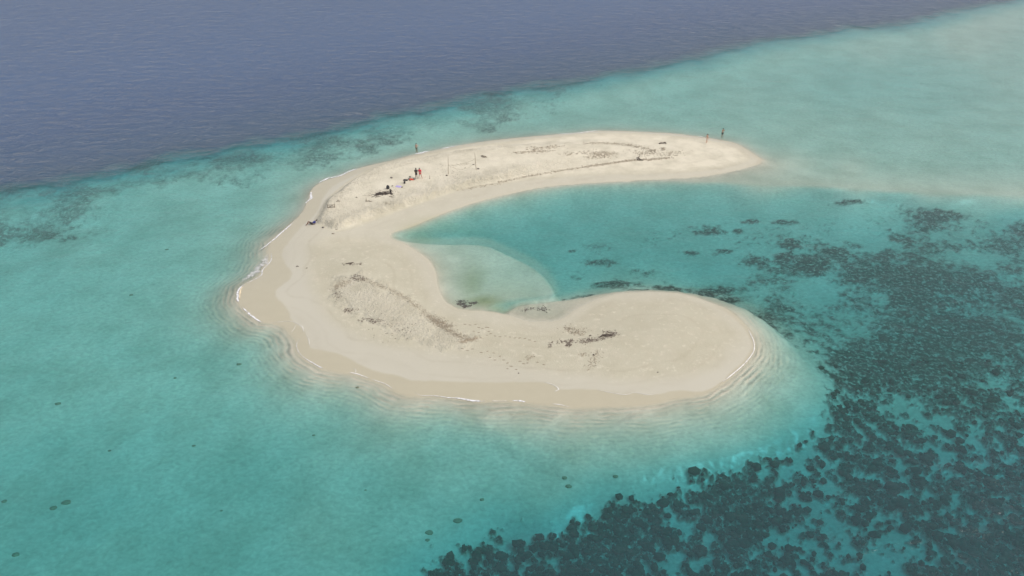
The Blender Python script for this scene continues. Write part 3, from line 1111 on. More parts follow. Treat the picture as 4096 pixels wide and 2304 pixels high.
# person lying back against the sand step
x, y, z = place(1246, 897)
P = dict(pelvis=(.1, 0, .14), chest=(.48, 0, .30), neck=(.64, 0, .40), head=(.78, -.01, .50), face=(-.75, -.1, .6), back=(.03, 0, .01), shorts=.7)
for s, q in (('l', 1), ('r', -1)):
    P['sh_' + s] = (.55, q * .18, .33)
    P['el_' + s] = (.42, q * .36, .12)
    P['wr_' + s] = (.22, q * .34, .08)
    P['ha_' + s] = (.15, q * .34, .06)
    P['hip_' + s] = (.02, q * .09, .13)
P['kn_l'] = (-.36, .12, .50)
P['an_l'] = (-.62, .12, .09)
P['toe_l'] = (-.78, .13, .06)
P['kn_r'] = (-.40, -.14, .40)
P['an_r'] = (-.72, -.16, .08)
P['toe_r'] = (-.86, -.18, .10)
lyer = make_person((x, y, z), R(22), P, M['skin_dark'], 'person in royal blue top and dark shorts lying back against the sand step',
                   top=M['navy'], bottom=M['black'])


# ------------------------------------------------------------------ belongings
def backpack(px, py, w, h, d, rz, label):
    x, y, z = place(px, py)
    root = empty('backpack', (x, y, z - .02), rz, label=label, cat='backpack', group='bags and clothes left on the sand')
    me = bpy.data.meshes.new('bag_body')
    bm = bmesh.new()
    bmesh.ops.create_cube(bm, size=1)
    for v in bm.verts:
        v.co = Vector((v.co.x * w, v.co.y * d, (v.co.z + .5) * h))
        if v.co.z > h * .5:
            v.co.x *= .72
            v.co.y *= .7
    bmesh.ops.bevel(bm, geom=bm.edges[:], offset=min(w, d) * .3, segments=4, affect='EDGES')
    bm.to_mesh(me)
    bm.free()
    me.materials.append(M['black'])
    for p in me.polygons:
        p.use_smooth = True
    o = bpy.data.objects.new('bag_body', me)
    COL.objects.link(o)
    o.parent = root
    pk = blob('front_pocket', (0, -d * .5, h * .34), (w * .36, d * .22, h * .24), M['black'], root, .05, 4)
    for s in (-1, 1):
        tubes('shoulder_strap', [([(s * w * .2, d * .42, h * .85), (s * w * .26, d * .75, h * .55), (s * w * .3, d * .5, h * .12)], [.022, .03, .02])], M['black'], root)
    tubes('grab_handle', [([(-w * .1, d * .1, h * .97), (0, d * .1, h * 1.06), (w * .1, d * .1, h * .97)], [.012, .012, .012])], M['black'], root)
    return root


backpack(1552, 755, .56, .62, .38, R(15), 'large black rounded backpack standing upright behind the burnt wood pile')
backpack(1618, 734, .30, .46, .24, R(-20), 'small black backpack standing on the sand between lilac towel and red bundle')


def cloth(name, px, py, sx, sy, hgt, mat, rz, seed, label, cat, fold=.5, group=None):
    """rumpled cloth: a closed sheet with folds and a thickness"""
    x, y, z = place(px, py)
    n, m = 22, 14
    rr = np.random.RandomState(seed)
    V, Fc = [], []
    ox, oy = rr.rand() * 50, rr.rand() * 50
    for lay in (1, 0):
        for j in range(m):
            for i in range(n):
                u, v = i / (n - 1) * 2 - 1, j / (m - 1) * 2 - 1
                e = 1 - max(abs(u), abs(v)) ** 4
                nz = float(fbm(np.array([u * 3 + ox]), np.array([v * 2 + oy]), fold * 2, 3, .55, seed)[0])
                k = 1 + .18 * (float(vnoise(np.array([u * 2 + ox]), np.array([v * 2 + oy + 9]))[0]) - .5)
                zz = (.012 + hgt * (nz ** 1.6) * (.25 + .75 * e)) if lay else -.03
                V.append((u * sx * .5 * k, v * sy * .5 * k, zz))
    N = n * m
    for j in range(m - 1):
        for i in range(n - 1):
            a = j * n + i
            Fc.append((a, a + 1, a + n + 1, a + n))
            Fc.append((N + a, N + a + n, N + a + n + 1, N + a + 1))
    for i in range(n - 1):
        Fc.append((i + 1, i, N + i, N + i + 1))
        a = (m - 1) * n + i
        Fc.append((a, a + 1, N + a + 1, N + a))
    for j in range(m - 1):
        a = j * n
        Fc.append((a, a + n, N + a + n, N + a))
        a = j * n + n - 1
        Fc.append((a + n, a, N + a, N + a + n))
    if isinstance(name, tuple):
        root = name[0]
        o = mesh_obj(name[1], V, Fc, mat, root)
        return o
    o = mesh_obj(name, V, Fc, mat)
    o.location = (x, y, z)
    o.rotation_euler = (0, 0, rz)
    return tag(o, label, cat, group)


G1 = 'bags and clothes left on the sand'
cloth('towel', 1594, 746, .85, .62, .10, M['lilac'], R(-18), 3, 'lilac towel spread on the sand in front of the bags', 'towel', .4, G1)
cloth('jacket', 1622, 721, .72, .50, .30, M['black'], R(-10), 5, 'crumpled black jacket lying behind the small backpack', 'jacket', .7, G1)
# red bundle: cloth over a grey bag
x, y, z = place(1647, 718)
root = empty('beach_bag', (x, y, z), R(-6), label='red and orange beach bag with grey ends lying nearest the standing couple', cat='bag', group=G1)
o = cloth((root, 'bag_body'), 1647, 718, .75, .5, .36, M['orange'], 0, 8, '', '', .5)
b = blob('grey_end', (.40, .02, .10), (.20, .22, .20), M['grey'], root, .2, 6)
b = blob('grey_end', (-.42, .05, .08), (.16, .16, .13), M['grey'], root, .25, 9)
x, y, z = place(1640, 709)
tag(blob('cloth_bundle', (x, y, z + .06), (.17, .13, .15), M['olive'], None, .3, 12), 'small grey green bundle of cloth behind the red bag', 'bundle', G1)


def sandal_pair(px, py, rz, label):
    x, y, z = place(px, py)
    root = empty('sandals', (x, y, z), rz, label=label, cat='sandals', group='pairs of dark sandals by the towel')
    for k, s in enumerate((-1, 1)):
        V = []
        n = 14
        for zz in (.0, .03):
            for i in range(n):
                a = 2 * math.pi * i / n
                V.append((.15 * math.cos(a) + .02 * s, s * .085 + .055 * math.sin(a) * (1 + .25 * math.cos(a)), zz))
        Fc = [tuple(range(n - 1, -1, -1)), tuple(range(n, 2 * n))] + [(i, (i + 1) % n, n + (i + 1) % n, n + i) for i in range(n)]
        so = mesh_obj('sole', V, Fc, M['black'], root)
        tubes('strap', [([(.03, s * .085 - .05, .03), (.05, s * .085, .075), (.03, s * .085 + .05, .03)], [.012, .014, .012])], M['black'], root)
    return root


sandal_pair(1608, 749, R(15), 'dark sandals at the right end of the lilac towel')
sandal_pair(1569, 744, R(-5), 'dark sandals between the large backpack and the lilac towel')
x, y, z = place(1640, 723)
tag(blob('shoe', (x, y, z + .03), (.13, .06, .06), M['wood_dark'], None, .15, 21), 'single brown shoe in front of the red bag', 'shoe')

# ------------------------------------------------------------------ burnt wood pile
x, y, z = place(1530, 776)
root = empty('burnt_wood_pile', (x, y, z), R(14), label='long heap of charred driftwood and ash below the large backpack', cat='burnt wood')
rr = random.Random(5)
sp = []
for i in range(34):
    cx, cy = rr.gauss(0, .62), rr.gauss(0, .28)
    an = rr.gauss(.1, .45)
    L = rr.uniform(.25, .85)
    h = rr.uniform(.01, .14) * max(.2, 1 - abs(cx) / 1.4)
    d = Vector((math.cos(an), math.sin(an), 0)) * L * .5
    q = Vector((cx, cy, h))
    sp.append((crooked(q - d, q + d, 4, .05, i), [rr.uniform(.03, .06), .055, .05, .025]))
for s_ in sp[:14]:
    tubes('charred_branch', [s_], M['char'], root)
tubes('charred_twigs', sp[14:], M['wood_dark'], root)['kind'] = 'stuff'
ash = cloth((root, 'ash_bed'), 1530, 776, 1.9, .62, .07, M['wood_dark'], 0, 31, '', '', .9)
x, y, z = place(1563, 770)
tubes_root = tubes('burnt_stump', [(crooked((0, 0, -.05), (-.06, .04, .55), 5, .07, 3), [.14, .13, .11, .10, .07]),
                                   (crooked((0, 0, .1), (.16, .0, .42), 4, .08, 4), [.09, .08, .07, .05])], M['char'])
tubes_root.location = (x, y, z)
tag(tubes_root, 'burnt forked stump standing at the right end of the charred heap', 'stump')


# ------------------------------------------------------------------ driftwood
def stick(name, pts, rads, mat, label, cat='driftwood', group=None, branches=()):
    """pts: photo points along the piece, with lifts: (px, py, lift)"""
    bx, by, bz = place(*pts[0][:2])
    specs = []
    for pl, rd in [(pts, rads)] + list(branches):
        w = []
        for (px, py, lift) in pl:
            # find the point on the sand under (px, py) with the lift above it
            x, y, z = place(px, py)
            w.append(Vector((x - bx, y - by, z - bz + lift)))
        specs.append((w, rd))
    o = tubes(name, specs, mat)
    o.location = (bx, by, bz)
    return tag(o, label, cat, group)


def upright(name, px, py, spec, mat, label, cat='driftwood', group=None, rz=0):
    x, y, z = place(px, py)
    o = tubes(name, spec, mat)
    o.location = (x, y, z)
    o.rotation_euler = (0, 0, rz)
    return tag(o, label, cat, group)


stick('log', [(2636, 576, .06), (2643, 574, .10), (2652, 574, .08), (2660, 573, .13), (2665, 575, .05)], [.10, .13, .10, .14, .07], M['wood_dark'],
      'dark bent log lying alone on the far sand near the walker', 'log')
stick('driftwood_branch', [(1556, 787, .04), (1566, 788, .06), (1574, 789, .04)], [.04, .05, .03], M['wood'], 'thin straight stick lying below the charred heap', 'driftwood')
stick('driftwood_branch', [(1562, 777, .04), (1568, 779, .06), (1574, 782, .04)], [.04, .045, .025], M['wood_dark'], 'short dark stick slanting beside the burnt stump', 'driftwood')
upright('driftwood_branch', 1464, 806, [(crooked((0, 0, -.1), (.05, .1, .55), 5, .06, 6), [.06, .055, .05, .04, .025]),
                                        (crooked((.0, 0, .08), (.55, .1, .12), 6, .10, 7), [.05, .05, .045, .04, .04, .03]),
                                        (crooked((.45, .0, .06), (.95, -.1, .10), 4, .1, 8), [.04, .035, .03, .02])], M['wood'],
        'forked driftwood branch with one upright arm on the open plateau left of the charred heap', 'driftwood')
x, y, z = place(1325, 831)
root = empty('driftwood_rack', (x, y, z), R(4), label='low rectangular rack of driftwood poles near the western edge', cat='driftwood')
for (a, b) in (((-.55, -.02, .10), (.55, .02, .13)), ((-.5, .05, .42), (.52, .08, .40))):
    tubes('rail', [(crooked(a, b, 5, .02, 1), [.045] * 5)], M['wood'], root)
for sx in (-.52, .52):
    tubes('post', [(crooked((sx, 0, -.1), (sx * 1.02, .06, .55 if sx < 0 else .62), 4, .03, int(sx * 10)), [.05, .05, .045, .035])], M['wood'], root)
tubes('cross_stick', [(crooked((-.4, .02, .1), (.3, .06, .4), 5, .04, 9), [.03] * 5)], M['wood_dark'], root)
stick('driftwood_branch', [(1346, 808, .05), (1352, 806, .12), (1361, 807, .04)], [.04, .04, .02], M['wood'],
      'small twiggy driftwood piece behind the driftwood rack', 'driftwood', None,
      [([(1350, 807, .08), (1354, 800, .20)], [.03, .02]), ([(1353, 806, .1), (1361, 803, .12)], [.03, .02])])
stick('driftwood_branch', [(1423, 791, .03), (1426, 790, .07), (1430, 791, .02)], [.05, .06, .03], M['wood'], 'tiny driftwood piece alone between the rack and the forked branch')
stick('driftwood_branch', [(1340, 900, .03), (1344, 900, .05), (1348, 899, .02)], [.04, .04, .03], M['wood'], 'short stick on the plateau just above the sand step corner')
stick('driftwood_branch', [(1327, 935, .04), (1333, 936, .05), (1338, 934, .03)], [.05, .05, .03], M['wood'], 'flat stick lying at the foot of the sand step corner')
upright('stake', 1720, 715, [(crooked((0, 0, -.1), (-.05, 0, .55), 4, .03, 4), [.03, .03, .028, .02]), ([(-.15, 0, .02), (.02, 0, .03)], [.02, .02])], M['wood'],
        'short thin stake stuck in the sand right of the red shirted person', 'stake')
stick('driftwood_ring', [(1923, 624, .03), (1930, 624, .08), (1938, 626, .08), (1948, 629, .04)], [.04, .05, .05, .04], M['wood'],
      'lens shaped tangle of driftwood lying behind the right pole', 'driftwood', None,
      [([(1925, 625, .05), (1930, 629, .06), (1938, 630, .07), (1948, 629, .05)], [.04, .05, .06, .04]), ([(1930, 625, .06), (1936, 629, .06)], [.03, .03])])
stick('driftwood_branch', [(2546, 633, .1), (2553, 636, .25), (2560, 640, .12), (2571, 643, .05)], [.05, .07, .08, .05], M['wood_dark'],
      'gnarled root on the far weed line left of the dark log', 'driftwood', None,
      [([(2550, 640, .1), (2556, 632, .35), (2561, 628, .3)], [.06, .05, .03]), ([(2549, 641, .05), (2562, 643, .12), (2570, 640, .06)], [.06, .06, .04])])
stick('driftwood_branch', [(2588, 644, .03), (2598, 643, .05), (2607, 642, .03)], [.03, .04, .03], M['wood'], 'thin pale stick right of the gnarled root')
stick('driftwood_branch', [(2697, 624, .03), (2703, 623, .05), (2710, 624, .03)], [.03, .04, .03], M['wood'], 'short stick at the eastern end of the far weed line')
stick('driftwood_branch', [(2399, 1350, .04), (2408, 1345, .10), (2416, 1342, .08), (2428, 1341, .10), (2440, 1342, .07), (2452, 1337, .05)],
      [.05, .08, .09, .07, .06, .03], M['wood_dark'], 'dark gnarled branch lying in the weed heap of the near lobe', 'driftwood', None,
      [([(2414, 1344, .1), (2408, 1340, .16)], [.05, .03]), ([(2440, 1342, .07), (2458, 1346, .05)], [.04, .025]), ([(2416, 1343, .08), (2430, 1350, .04)], [.04, .02])])
stick('driftwood_branch', [(2357, 1345, .04), (2362, 1343, .07), (2366, 1342, .02)], [.05, .05, .02], M['wood_dark'], 'small dark chip of wood upper left of the gnarled branch')
stick('driftwood_branch', [(1382, 1056, .03), (1395, 1054, .06), (1405, 1054, .08), (1414, 1050, .03)], [.03, .06, .07, .03], M['wood_dark'],
      'dark driftwood piece on the saddle between both weed fields', 'driftwood', None, [([(1400, 1054, .06), (1409, 1052, .04)], [.05, .04])])
stick('driftwood_branch', [(1184, 1067, .02), (1189, 1065, .06), (1195, 1067, .02)], [.03, .05, .03], M['wood_dark'], 'small dark stick alone on the wet western sand')
stick('driftwood_branch', [(1224, 1074, .02), (1228, 1072, .05), (1231, 1073, .02)], [.03, .035, .02], M['wood'], 'tiny stick right of the dark stick on wet sand')


def stone(px, py, sx, sy, sz, label, mat='stone', seed=1):
    x, y, z = place(px, py)
    o = blob('stone', (x, y, z + sz * .2), (sx, sy, sz), M[mat], None, .22, seed)
    return tag(o, label, 'stone')


stone(1292, 911, .17, .13, .13, 'dark stone at the grey hollow of the sand step', seed=2)
stone(1786, 703, .16, .14, .15, 'brown stone at the foot of the left pole', 'wood_dark', 3)
stone(1913, 676, .20, .12, .12, 'dark stone right of the foot of the right pole', 'wood_dark', 4)
stone(1894, 659, .20, .1, .08, 'flat dark stone behind the right pole', seed=5)
stone(1566, 712, .22, .16, .14, 'grey stone on the open sand above the large backpack', seed=6)
stone(2374, 1420, .10, .08, .08, 'dark pebble below the weed heap on the near lobe', 'wood_dark', 7)
stone(2631, 1489, .08, .07, .06, 'single pebble on the bare sand near the southern shore', seed=8)
stone(2075, 1493, .08, .07, .06, 'small pebble on bare sand below the trodden patch', seed=9)

# ------------------------------------------------------------------ net poles with a slack cord
PT = {}
for (key, px, py, toppx, toppy, lab) in (('left', 1793, 697, 1796, 623, 'tall thin bamboo pole, nearer the couple, leaning slightly right'),
                                         ('right', 1905, 678, 1901, 612, 'tall thin bamboo pole on the right with stones at its foot')):
    x, y, z = place(px, py)
    # height of a vertical pole whose top shows at toppy
    best = min(np.linspace(1, 6, 500), key=lambda hh: abs(survey(x, y, z + hh)[1] - toppy))
    tx = (toppx - px) / FPX * (y * CP - (z - CAM_H) * SP)
    pts = crooked((0, 0, -.3), (tx, .0, best), 8, .006, 3 if key == 'left' else 5)
    o = tubes('bamboo_pole', [(pts, [.045, .044, .042, .04, .036, .033, .03, .025])], M['pole'])
    o.location = (x, y, z)
    tag(o, lab, 'pole', 'two poles of a makeshift beach net')
    PT[key] = (Vector((x, y, z)), tx, best)
a, ta, ha = PT['left']
b, tb, hb = PT['right']
cord = []
for (f0, f1, sag, n) in ((.50, .42, .95, 14), (.50, .66, .35, 14)):
    p0 = a + Vector((ta * f0, 0, ha * f0))
    p1 = b + Vector((tb * f1, 0, hb * f1))
    cord.append(([p0.lerp(p1, i / (n - 1)) - Vector((0, 0, sag * 4 * (i / (n - 1)) * (1 - i / (n - 1)))) for i in range(n)], [.016] * n))
o = tubes('net_cord', [(([q - a for q in pts]), r) for pts, r in cord], M['rope'])
o.location = a
tag(o, 'slack cords of an old net sagging between the two poles', 'net cord')

# ------------------------------------------------------------------ weed lines and litter (uncountable)
LEAF = np.array([(-1, -.28, 0), (0, -.36, .10), (1, 0, 0), (0, .36, .12), (-1, .25, 0), (0, 0, .45)])
LEAF_F = [(0, 1, 5), (1, 2, 5), (2, 3, 5), (3, 4, 5), (4, 0, 5), (0, 4, 3, 2, 1)]


def wrack(name, lines, mat, label, seed=0):
    """lines: (photo polyline, n, spread px-x, spread px-y, size, direction noise)"""
    rs = np.random.RandomState(seed)
    PX, PY, SZ, AN = [], [], [], []
    for pts, n, sx, sy, size, angn in lines:
        pts = np.array(pts, float)
        seg = np.sqrt(((pts[1:] - pts[:-1]) ** 2).sum(1))
        cum = np.concatenate([[0], np.cumsum(seg)])
        if cum[-1] < 1e-6:
            t = np.zeros(n)
            cx, cy = np.full(n, pts[0, 0]), np.full(n, pts[0, 1])
            dirn = np.zeros(n)
        else:
            t = rs.rand(n) * cum[-1]
            # clumping
            t = t + 6 * np.sin(t * .21 + seed) + 3 * np.sin(t * .63)
            t = np.clip(t, 0, cum[-1])
            cx, cy = np.interp(t, cum, pts[:, 0]), np.interp(t, cum, pts[:, 1])
            i = np.clip(np.searchsorted(cum, t) - 1, 0, len(seg) - 1)
            g0 = np.array([ground(*p) for p in pts])
            dd = g0[i + 1] - g0[i]
            dirn = np.arctan2(dd[:, 1], dd[:, 0])
        PX.append(cx + rs.randn(n) * sx)
        PY.append(cy + rs.randn(n) * sy)
        SZ.append(size * rs.uniform(.45, 1.5, n))
        AN.append(dirn + rs.randn(n) * angn)
    PX, PY, SZ, AN = map(np.concatenate, (PX, PY, SZ, AN))
    x, y = ground(PX, PY)
    z = np.zeros(len(x))
    Xa, Ya = x[None, :], y[None, :]
    for _ in range(3):
        fx = fields(Xa, Ya)
        z = shape(Xa, Ya, fx)['z'][0]
        x, y = ground(PX, PY, z)
        Xa, Ya = x[None, :], y[None, :]
    n = len(x)
    ca, sa = np.cos(AN), np.sin(AN)
    L = LEAF[None] * SZ[:, None, None]
    wd = rs.uniform(.5, 1.3, n)[:, None]
    vx = L[:, :, 0] * ca[:, None] - L[:, :, 1] * wd * sa[:, None]
    vy = L[:, :, 0] * sa[:, None] + L[:, :, 1] * wd * ca[:, None]
    V = np.stack([vx + x[:, None], vy + y[:, None], L[:, :, 2] * rs.uniform(.5, 1.6, n)[:, None] + z[:, None] + .004], -1).reshape(-1, 3)
    k = len(LEAF)
    Fc = []
    for i in range(n):
        Fc += [tuple(j + i * k for j in f) for f in LEAF_F]
    o = mesh_obj(name, V, Fc, mat, None, False)
    return tag(o, label, None, None, 'stuff')


wrack('seaweed_litter', [([(2002, 729), (2100, 707), (2232, 684), (2362, 665), (2519, 642), (2676, 633)], 1200, 9, 1.8, .09, .6),
                         ([(2330, 668), (2519, 642), (2600, 637), (2690, 630)], 600, 10, 2.0, .10, .6),
                         ([(1840, 760), (1930, 744), (2010, 729)], 150, 10, 2.5, .10, .5)],
      M['wrack'], 'brown seaweed line along the lagoon side of the far arm', 1)
wrack('seaweed_litter', [([(2060, 612), (2150, 606), (2210, 604)], 200, 9, 3, .13, .6),
                         ([(2120, 597), (2240, 585)], 140, 14, 4, .15, .7),
                         ([(2335, 574), (2400, 572), (2460, 575), (2530, 582), (2580, 594), (2628, 609)], 800, 9, 2.6, .09, .6),
                         ([(2380, 618), (2440, 612)], 420, 20, 5, .09, .8), ([(2360, 630), (2440, 622)], 160, 16, 4, .12, .6),
                         ([(2250, 616), (2380, 608)], 120, 20, 4, .12, .6),
                         ([(2560, 612), (2610, 608)], 160, 22, 7, .13, .7), ([(2650, 590), (2656, 604)], 60, 5, 4, .13, 1.2),
                         ([(2660, 622), (2720, 606)], 120, 20, 5, .12, .8)],
      M['wrack'], 'scattered brown seaweed ring on the crown of the far arm', 2)
wrack('seaweed_litter', [([(1425, 1113), (1470, 1122), (1520, 1143), (1580, 1168), (1640, 1203), (1700, 1250), (1760, 1300)], 1100, 10, 4, .06, .8),
                         ([(1700, 1255), (1760, 1300), (1830, 1342), (1885, 1360)], 1000, 11, 5, .065, .6),
                         ([(1740, 1275), (1800, 1310)], 330, 14, 6, .09, .4), ([(1850, 1368), (1910, 1350)], 160, 8, 3, .11, .4),
                         ([(1385, 1128), (1340, 1150)], 160, 10, 5, .09, .8)],
      M['wrack'], 'long grey brown seaweed line across the near lobe', 3)
wrack('seaweed_litter', [([(1410, 1112), (1450, 1118)], 120, 14, 5, .08, .5), ([(1420, 1102), (1440, 1104)], 40, 10, 3, .08, .5),
                         ([(1345, 1160), (1352, 1185), (1345, 1195)], 110, 12, 9, .065, 1.0), ([(1395, 1240), (1400, 1250)], 70, 14, 5, .10, 1.0),
                         ([(1440, 1278), (1520, 1285)], 70, 14, 5, .10, .8), ([(1570, 1290), (1620, 1330)], 120, 50, 22, .07, 1.0),
                         ([(1380, 1056), (1440, 1056)], 60, 12, 3, .09, .6)],
      M['wrack_dark'], 'dark seaweed tufts round the trodden hollow of the near lobe', 4)
wrack('seaweed_litter', [([(2325, 1368), (2360, 1362), (2400, 1354), (2440, 1340), (2462, 1336)], 420, 10, 4.5, .065, .5),
                         ([(2430, 1328), (2450, 1335)], 130, 12, 5, .07, .5), ([(2330, 1362), (2370, 1360)], 120, 14, 5, .06, .6),
                         ([(2285, 1362), (2270, 1385)], 70, 5, 5, .10, .7), ([(2240, 1368), (2290, 1366)], 60, 12, 4, .09, .6),
                         ([(2208, 1368), (2198, 1378)], 40, 5, 6, .08, 1.0)],
      M['wrack_dark'], 'dark seaweed heap in the middle of the near lobe', 5)
wrack('seaweed_litter', [([(2260, 1310), (2300, 1328), (2325, 1334)], 150, 10, 6, .10, .6), ([(2335, 1310), (2340, 1325)], 30, 12, 6, .09, .8),
                         ([(2385, 1400), (2390, 1420), (2370, 1450), (2358, 1470)], 120, 12, 10, .08, 1.0),
                         ([(2108, 1438), (2125, 1425)], 40, 8, 5, .08, 1), ([(2320, 1420), (2345, 1418)], 40, 10, 4, .08, 1)],
      M['wrack'], 'ochre bits of seaweed strewn round the heap on the near lobe', 6)
wrack('seaweed_litter', [([(1830, 1205), (1868, 1207)], 120, 8, 3, .08, .5), ([(1832, 1214), (1860, 1218)], 160, 8, 3, .09, .4),
                         ([(1850, 1226), (1880, 1224)], 60, 8, 2.5, .12, .4), ([(1880, 1216), (1905, 1212)], 90, 6, 2.5, .12, .4),
                         ([(2090, 1243), (2135, 1231)], 90, 9, 3, .07, .4), ([(2160, 1235), (2180, 1237)], 70, 10, 5, .09, 1)],
      M['wrack_dark'], 'dark wet seaweed at the waterline of the inlet', 7)
wrack('twig_litter', [([(1495, 772), (1560, 770)], 240, 26, 7, .06, .8), ([(1460, 782), (1480, 780)], 50, 12, 3, .06, 1.0),
                      ([(1540, 762), (1580, 764)], 90, 16, 5, .06, 1), ([(1780, 690), (1850, 700), (1900, 690)], 170, 55, 22, .07, 1.5),
                      ([(1800, 663), (1860, 655), (1885, 660)], 60, 16, 3, .07, .5),
                      ([(1536, 816), (1560, 812)], 40, 12, 4, .07, .8), ([(1310, 845), (1300, 830)], 25, 10, 6, .06, 1)],
      M['wood'], 'fine twigs and ash scattered round the burnt heap and poles', 8)

# footprints: oval dents rimmed with darker sand, crossing the near lobe
FP = [(1902, 1298), (1915, 1310), (1944, 1309), (1930, 1314), (1955, 1326), (1962, 1335), (1948, 1341), (1980, 1344), (2000, 1347), (2022, 1344),
      (2040, 1348), (2060, 1352), (2078, 1352), (2100, 1354), (2118, 1360), (1880, 1300), (1895, 1325), (1915, 1330), (1860, 1297), (1952, 1310),
      (2140, 1366), (2015, 1440), (2030, 1452), (2045, 1465), (1980, 1440), (1960, 1430), (2080, 1445), (2095, 1455), (2110, 1452), (1850, 1395),
      (1870, 1402), (1890, 1396), (1925, 1410), (1950, 1405), (1975, 1412), (2000, 1425), (2175, 1458), (2150, 1449), (2065, 1478), (2030, 1475)]
M['dent'] = simple_mat('dark_sand_in_dents', (.30, .25, .18), .9, .2, 8)


def dents(name, pts, mat, label, size, seed):
    rs = random.Random(seed)
    V, Fc = [], []
    for (px, py) in pts:
        x, y, z = place(px, py)
        an = rs.uniform(-.4, .5)
        n = 8
        b0 = len(V)
        L, W = size * rs.uniform(.8, 1.2), size * rs.uniform(.35, .5)
        for (kk, zz) in ((1.0, .006), (.75, .02), (.4, .008)):
            for i in range(n):
                a = 2 * math.pi * i / n
                ex, ey = L * math.cos(a) * kk, W * math.sin(a) * kk
                V.append((x + ex * math.cos(an) - ey * math.sin(an), y + ex * math.sin(an) + ey * math.cos(an), z + zz))
        for r in range(2):
            for i in range(n):
                j = (i + 1) % n
                Fc.append((b0 + r * n + i, b0 + r * n + j, b0 + (r + 1) * n + j, b0 + (r + 1) * n + i))
        Fc.append(tuple(b0 + 2 * n + i for i in range(n)))
    o = mesh_obj(name, V, Fc, mat)
    return tag(o, label, None, None, 'stuff')


dents('footprints', FP, M['dent'], 'trail of footprints crossing the near lobe', .17, 2)


# ------------------------------------------------------------------ foam
def foam_material(name, col, th=.42, scale=3.0, soft=.08):
    k = NT_(name)
    v = k.coord()
    e = k.attr('cover')
    n = k.noise(v, scale, 5, .7)
    n2 = k.noise(v, scale * .35, 2, .5)
    val = k.math('ADD', k.math('MULTIPLY', n, .75), k.math('MULTIPLY', n2, .25))
    a = k.maprange(k.math('MULTIPLY_ADD', e, .45, val), th, th + soft)
    p = k.n('ShaderNodeBsdfPrincipled')
    p.inputs['Base Color'].default_value = (*col, 1)
    p.inputs['Roughness'].default_value = .8
    k.put(p.inputs['Alpha'], k.math('MULTIPLY', a, k.maprange(e, 0, .3), clamp=True))
    k.put(p.inputs['Normal'], k.bump(n, .6, .1))
    k.t.links.new(p.outputs[0], k.out.inputs['Surface'])
    return k.m


M['foam'] = foam_material('sea_foam', (.82, .82, .82), .76, 3.4, .2)
M['foam_thin'] = foam_material('thin_foam_line', (.80, .78, .73), .66, 2.0, .25)
M['foam_lace'] = foam_material('lacy_foam', (.80, .79, .80), .78, 2.2, .45)
M['foam_sandy'] = foam_material('sandy_foam', (.78, .66, .45), .7, 2.0, .2)


def foam(pts, width, mat, seed=0, lift=.03, offs=0.0):
    P_ = poly(pts, closed=False, step=.35)
    rs = np.random.RandomState(seed)
    n = len(P_)
    T = np.gradient(P_, axis=0)
    T /= np.linalg.norm(T, axis=1)[:, None] + 1e-9
    N = np.stack([-T[:, 1], T[:, 0]], 1)
    t = np.linspace(0, 1, n)
    w = np.interp(t, np.linspace(0, 1, len(width)), width)
    wob = np.array([float(fbm(np.array([P_[i, 0]]), np.array([P_[i, 1]]), 1.3, 3, .6, seed + 2)[0]) for i in range(n)])
    w = w * .8 * (.45 + 1.0 * wob)
    m = 7
    V, E = [], []
    XS = np.zeros((n, m))
    YS = np.zeros((n, m))
    for j in range(m):
        s = j / (m - 1) * 2 - 1
        c = P_ + N * ((s * w * .5 + (wob - .5) * .5 * w + offs)[:, None])
        XS[:, j], YS[:, j] = c[:, 0], c[:, 1]
    zz = shape(XS, YS, fields(XS, YS))['z']
    for i in range(n):
        for j in range(m):
            s = j / (m - 1) * 2 - 1
            e = (1 - s * s) * min(1, 6 * t[i] + .05, 6 * (1 - t[i]) + .05)
            V.append((XS[i, j], YS[i, j], max(zz[i, j], 0) + .008 + lift * (1 - s * s)))
            E.append(e)
    Fc = [(i * m + j, i * m + j + 1, (i + 1) * m + j + 1, (i + 1) * m + j) for i in range(n - 1) for j in range(m - 1)]
    o = mesh_obj('surf_foam', V, Fc, mat)
    a = o.data.attributes.new('cover', 'FLOAT', 'POINT')
    a.data.foreach_set('value', np.array(E, np.float32))
    return tag(o, 'white foam of small waves breaking on the sandbank edge', None, None, 'stuff')


foam([(1722, 604), (1705, 606), (1680, 612), (1655, 618)], [.3, .9, 1.1, .5], M['foam'], 1)
foam([(1845, 579), (1820, 585), (1780, 593), (1755, 597)], [.3, .6, .7, .3], M['foam'], 2)
foam([(2397, 521), (2355, 528), (2300, 533), (2205, 539)], [.4, .8, .5, .3], M['foam_thin'], 3)
foam([(2820, 547), (2800, 546), (2785, 544)], [.3, .6, .3], M['foam'], 4)
foam([(1445, 670), (1400, 685), (1357, 704), (1305, 716), (1262, 740)], [.3, .8, .9, .8, .4], M['foam'], 5)
foam([(1241, 766), (1246, 790), (1236, 802), (1218, 816), (1205, 822)], [.5, 1.0, 1.1, .7, .3], M['foam'], 6)
foam([(1188, 880), (1160, 902), (1124, 932), (1100, 955), (1082, 969), (1062, 985), (1039, 1001), (1022, 1020)], [.2, .5, .6, .55, .5, .4, .3, .2], M['foam'], 7)
foam([(1080, 1004), (1086, 1025), (1083, 1045), (1066, 1065), (1050, 1081), (1045, 1102), (1015, 1120), (986, 1134), (968, 1148)], [.1, .16, .2, .3, .4, .35, .25, .25, .2], M['foam'], 8)
foam([(1076, 1012), (1066, 1038), (1046, 1066), (1020, 1092), (985, 1118), (960, 1142)], [1.0, 1.9, 2.4, 2.4, 1.7, .8], M['foam_lace'], 9, offs=-.1)
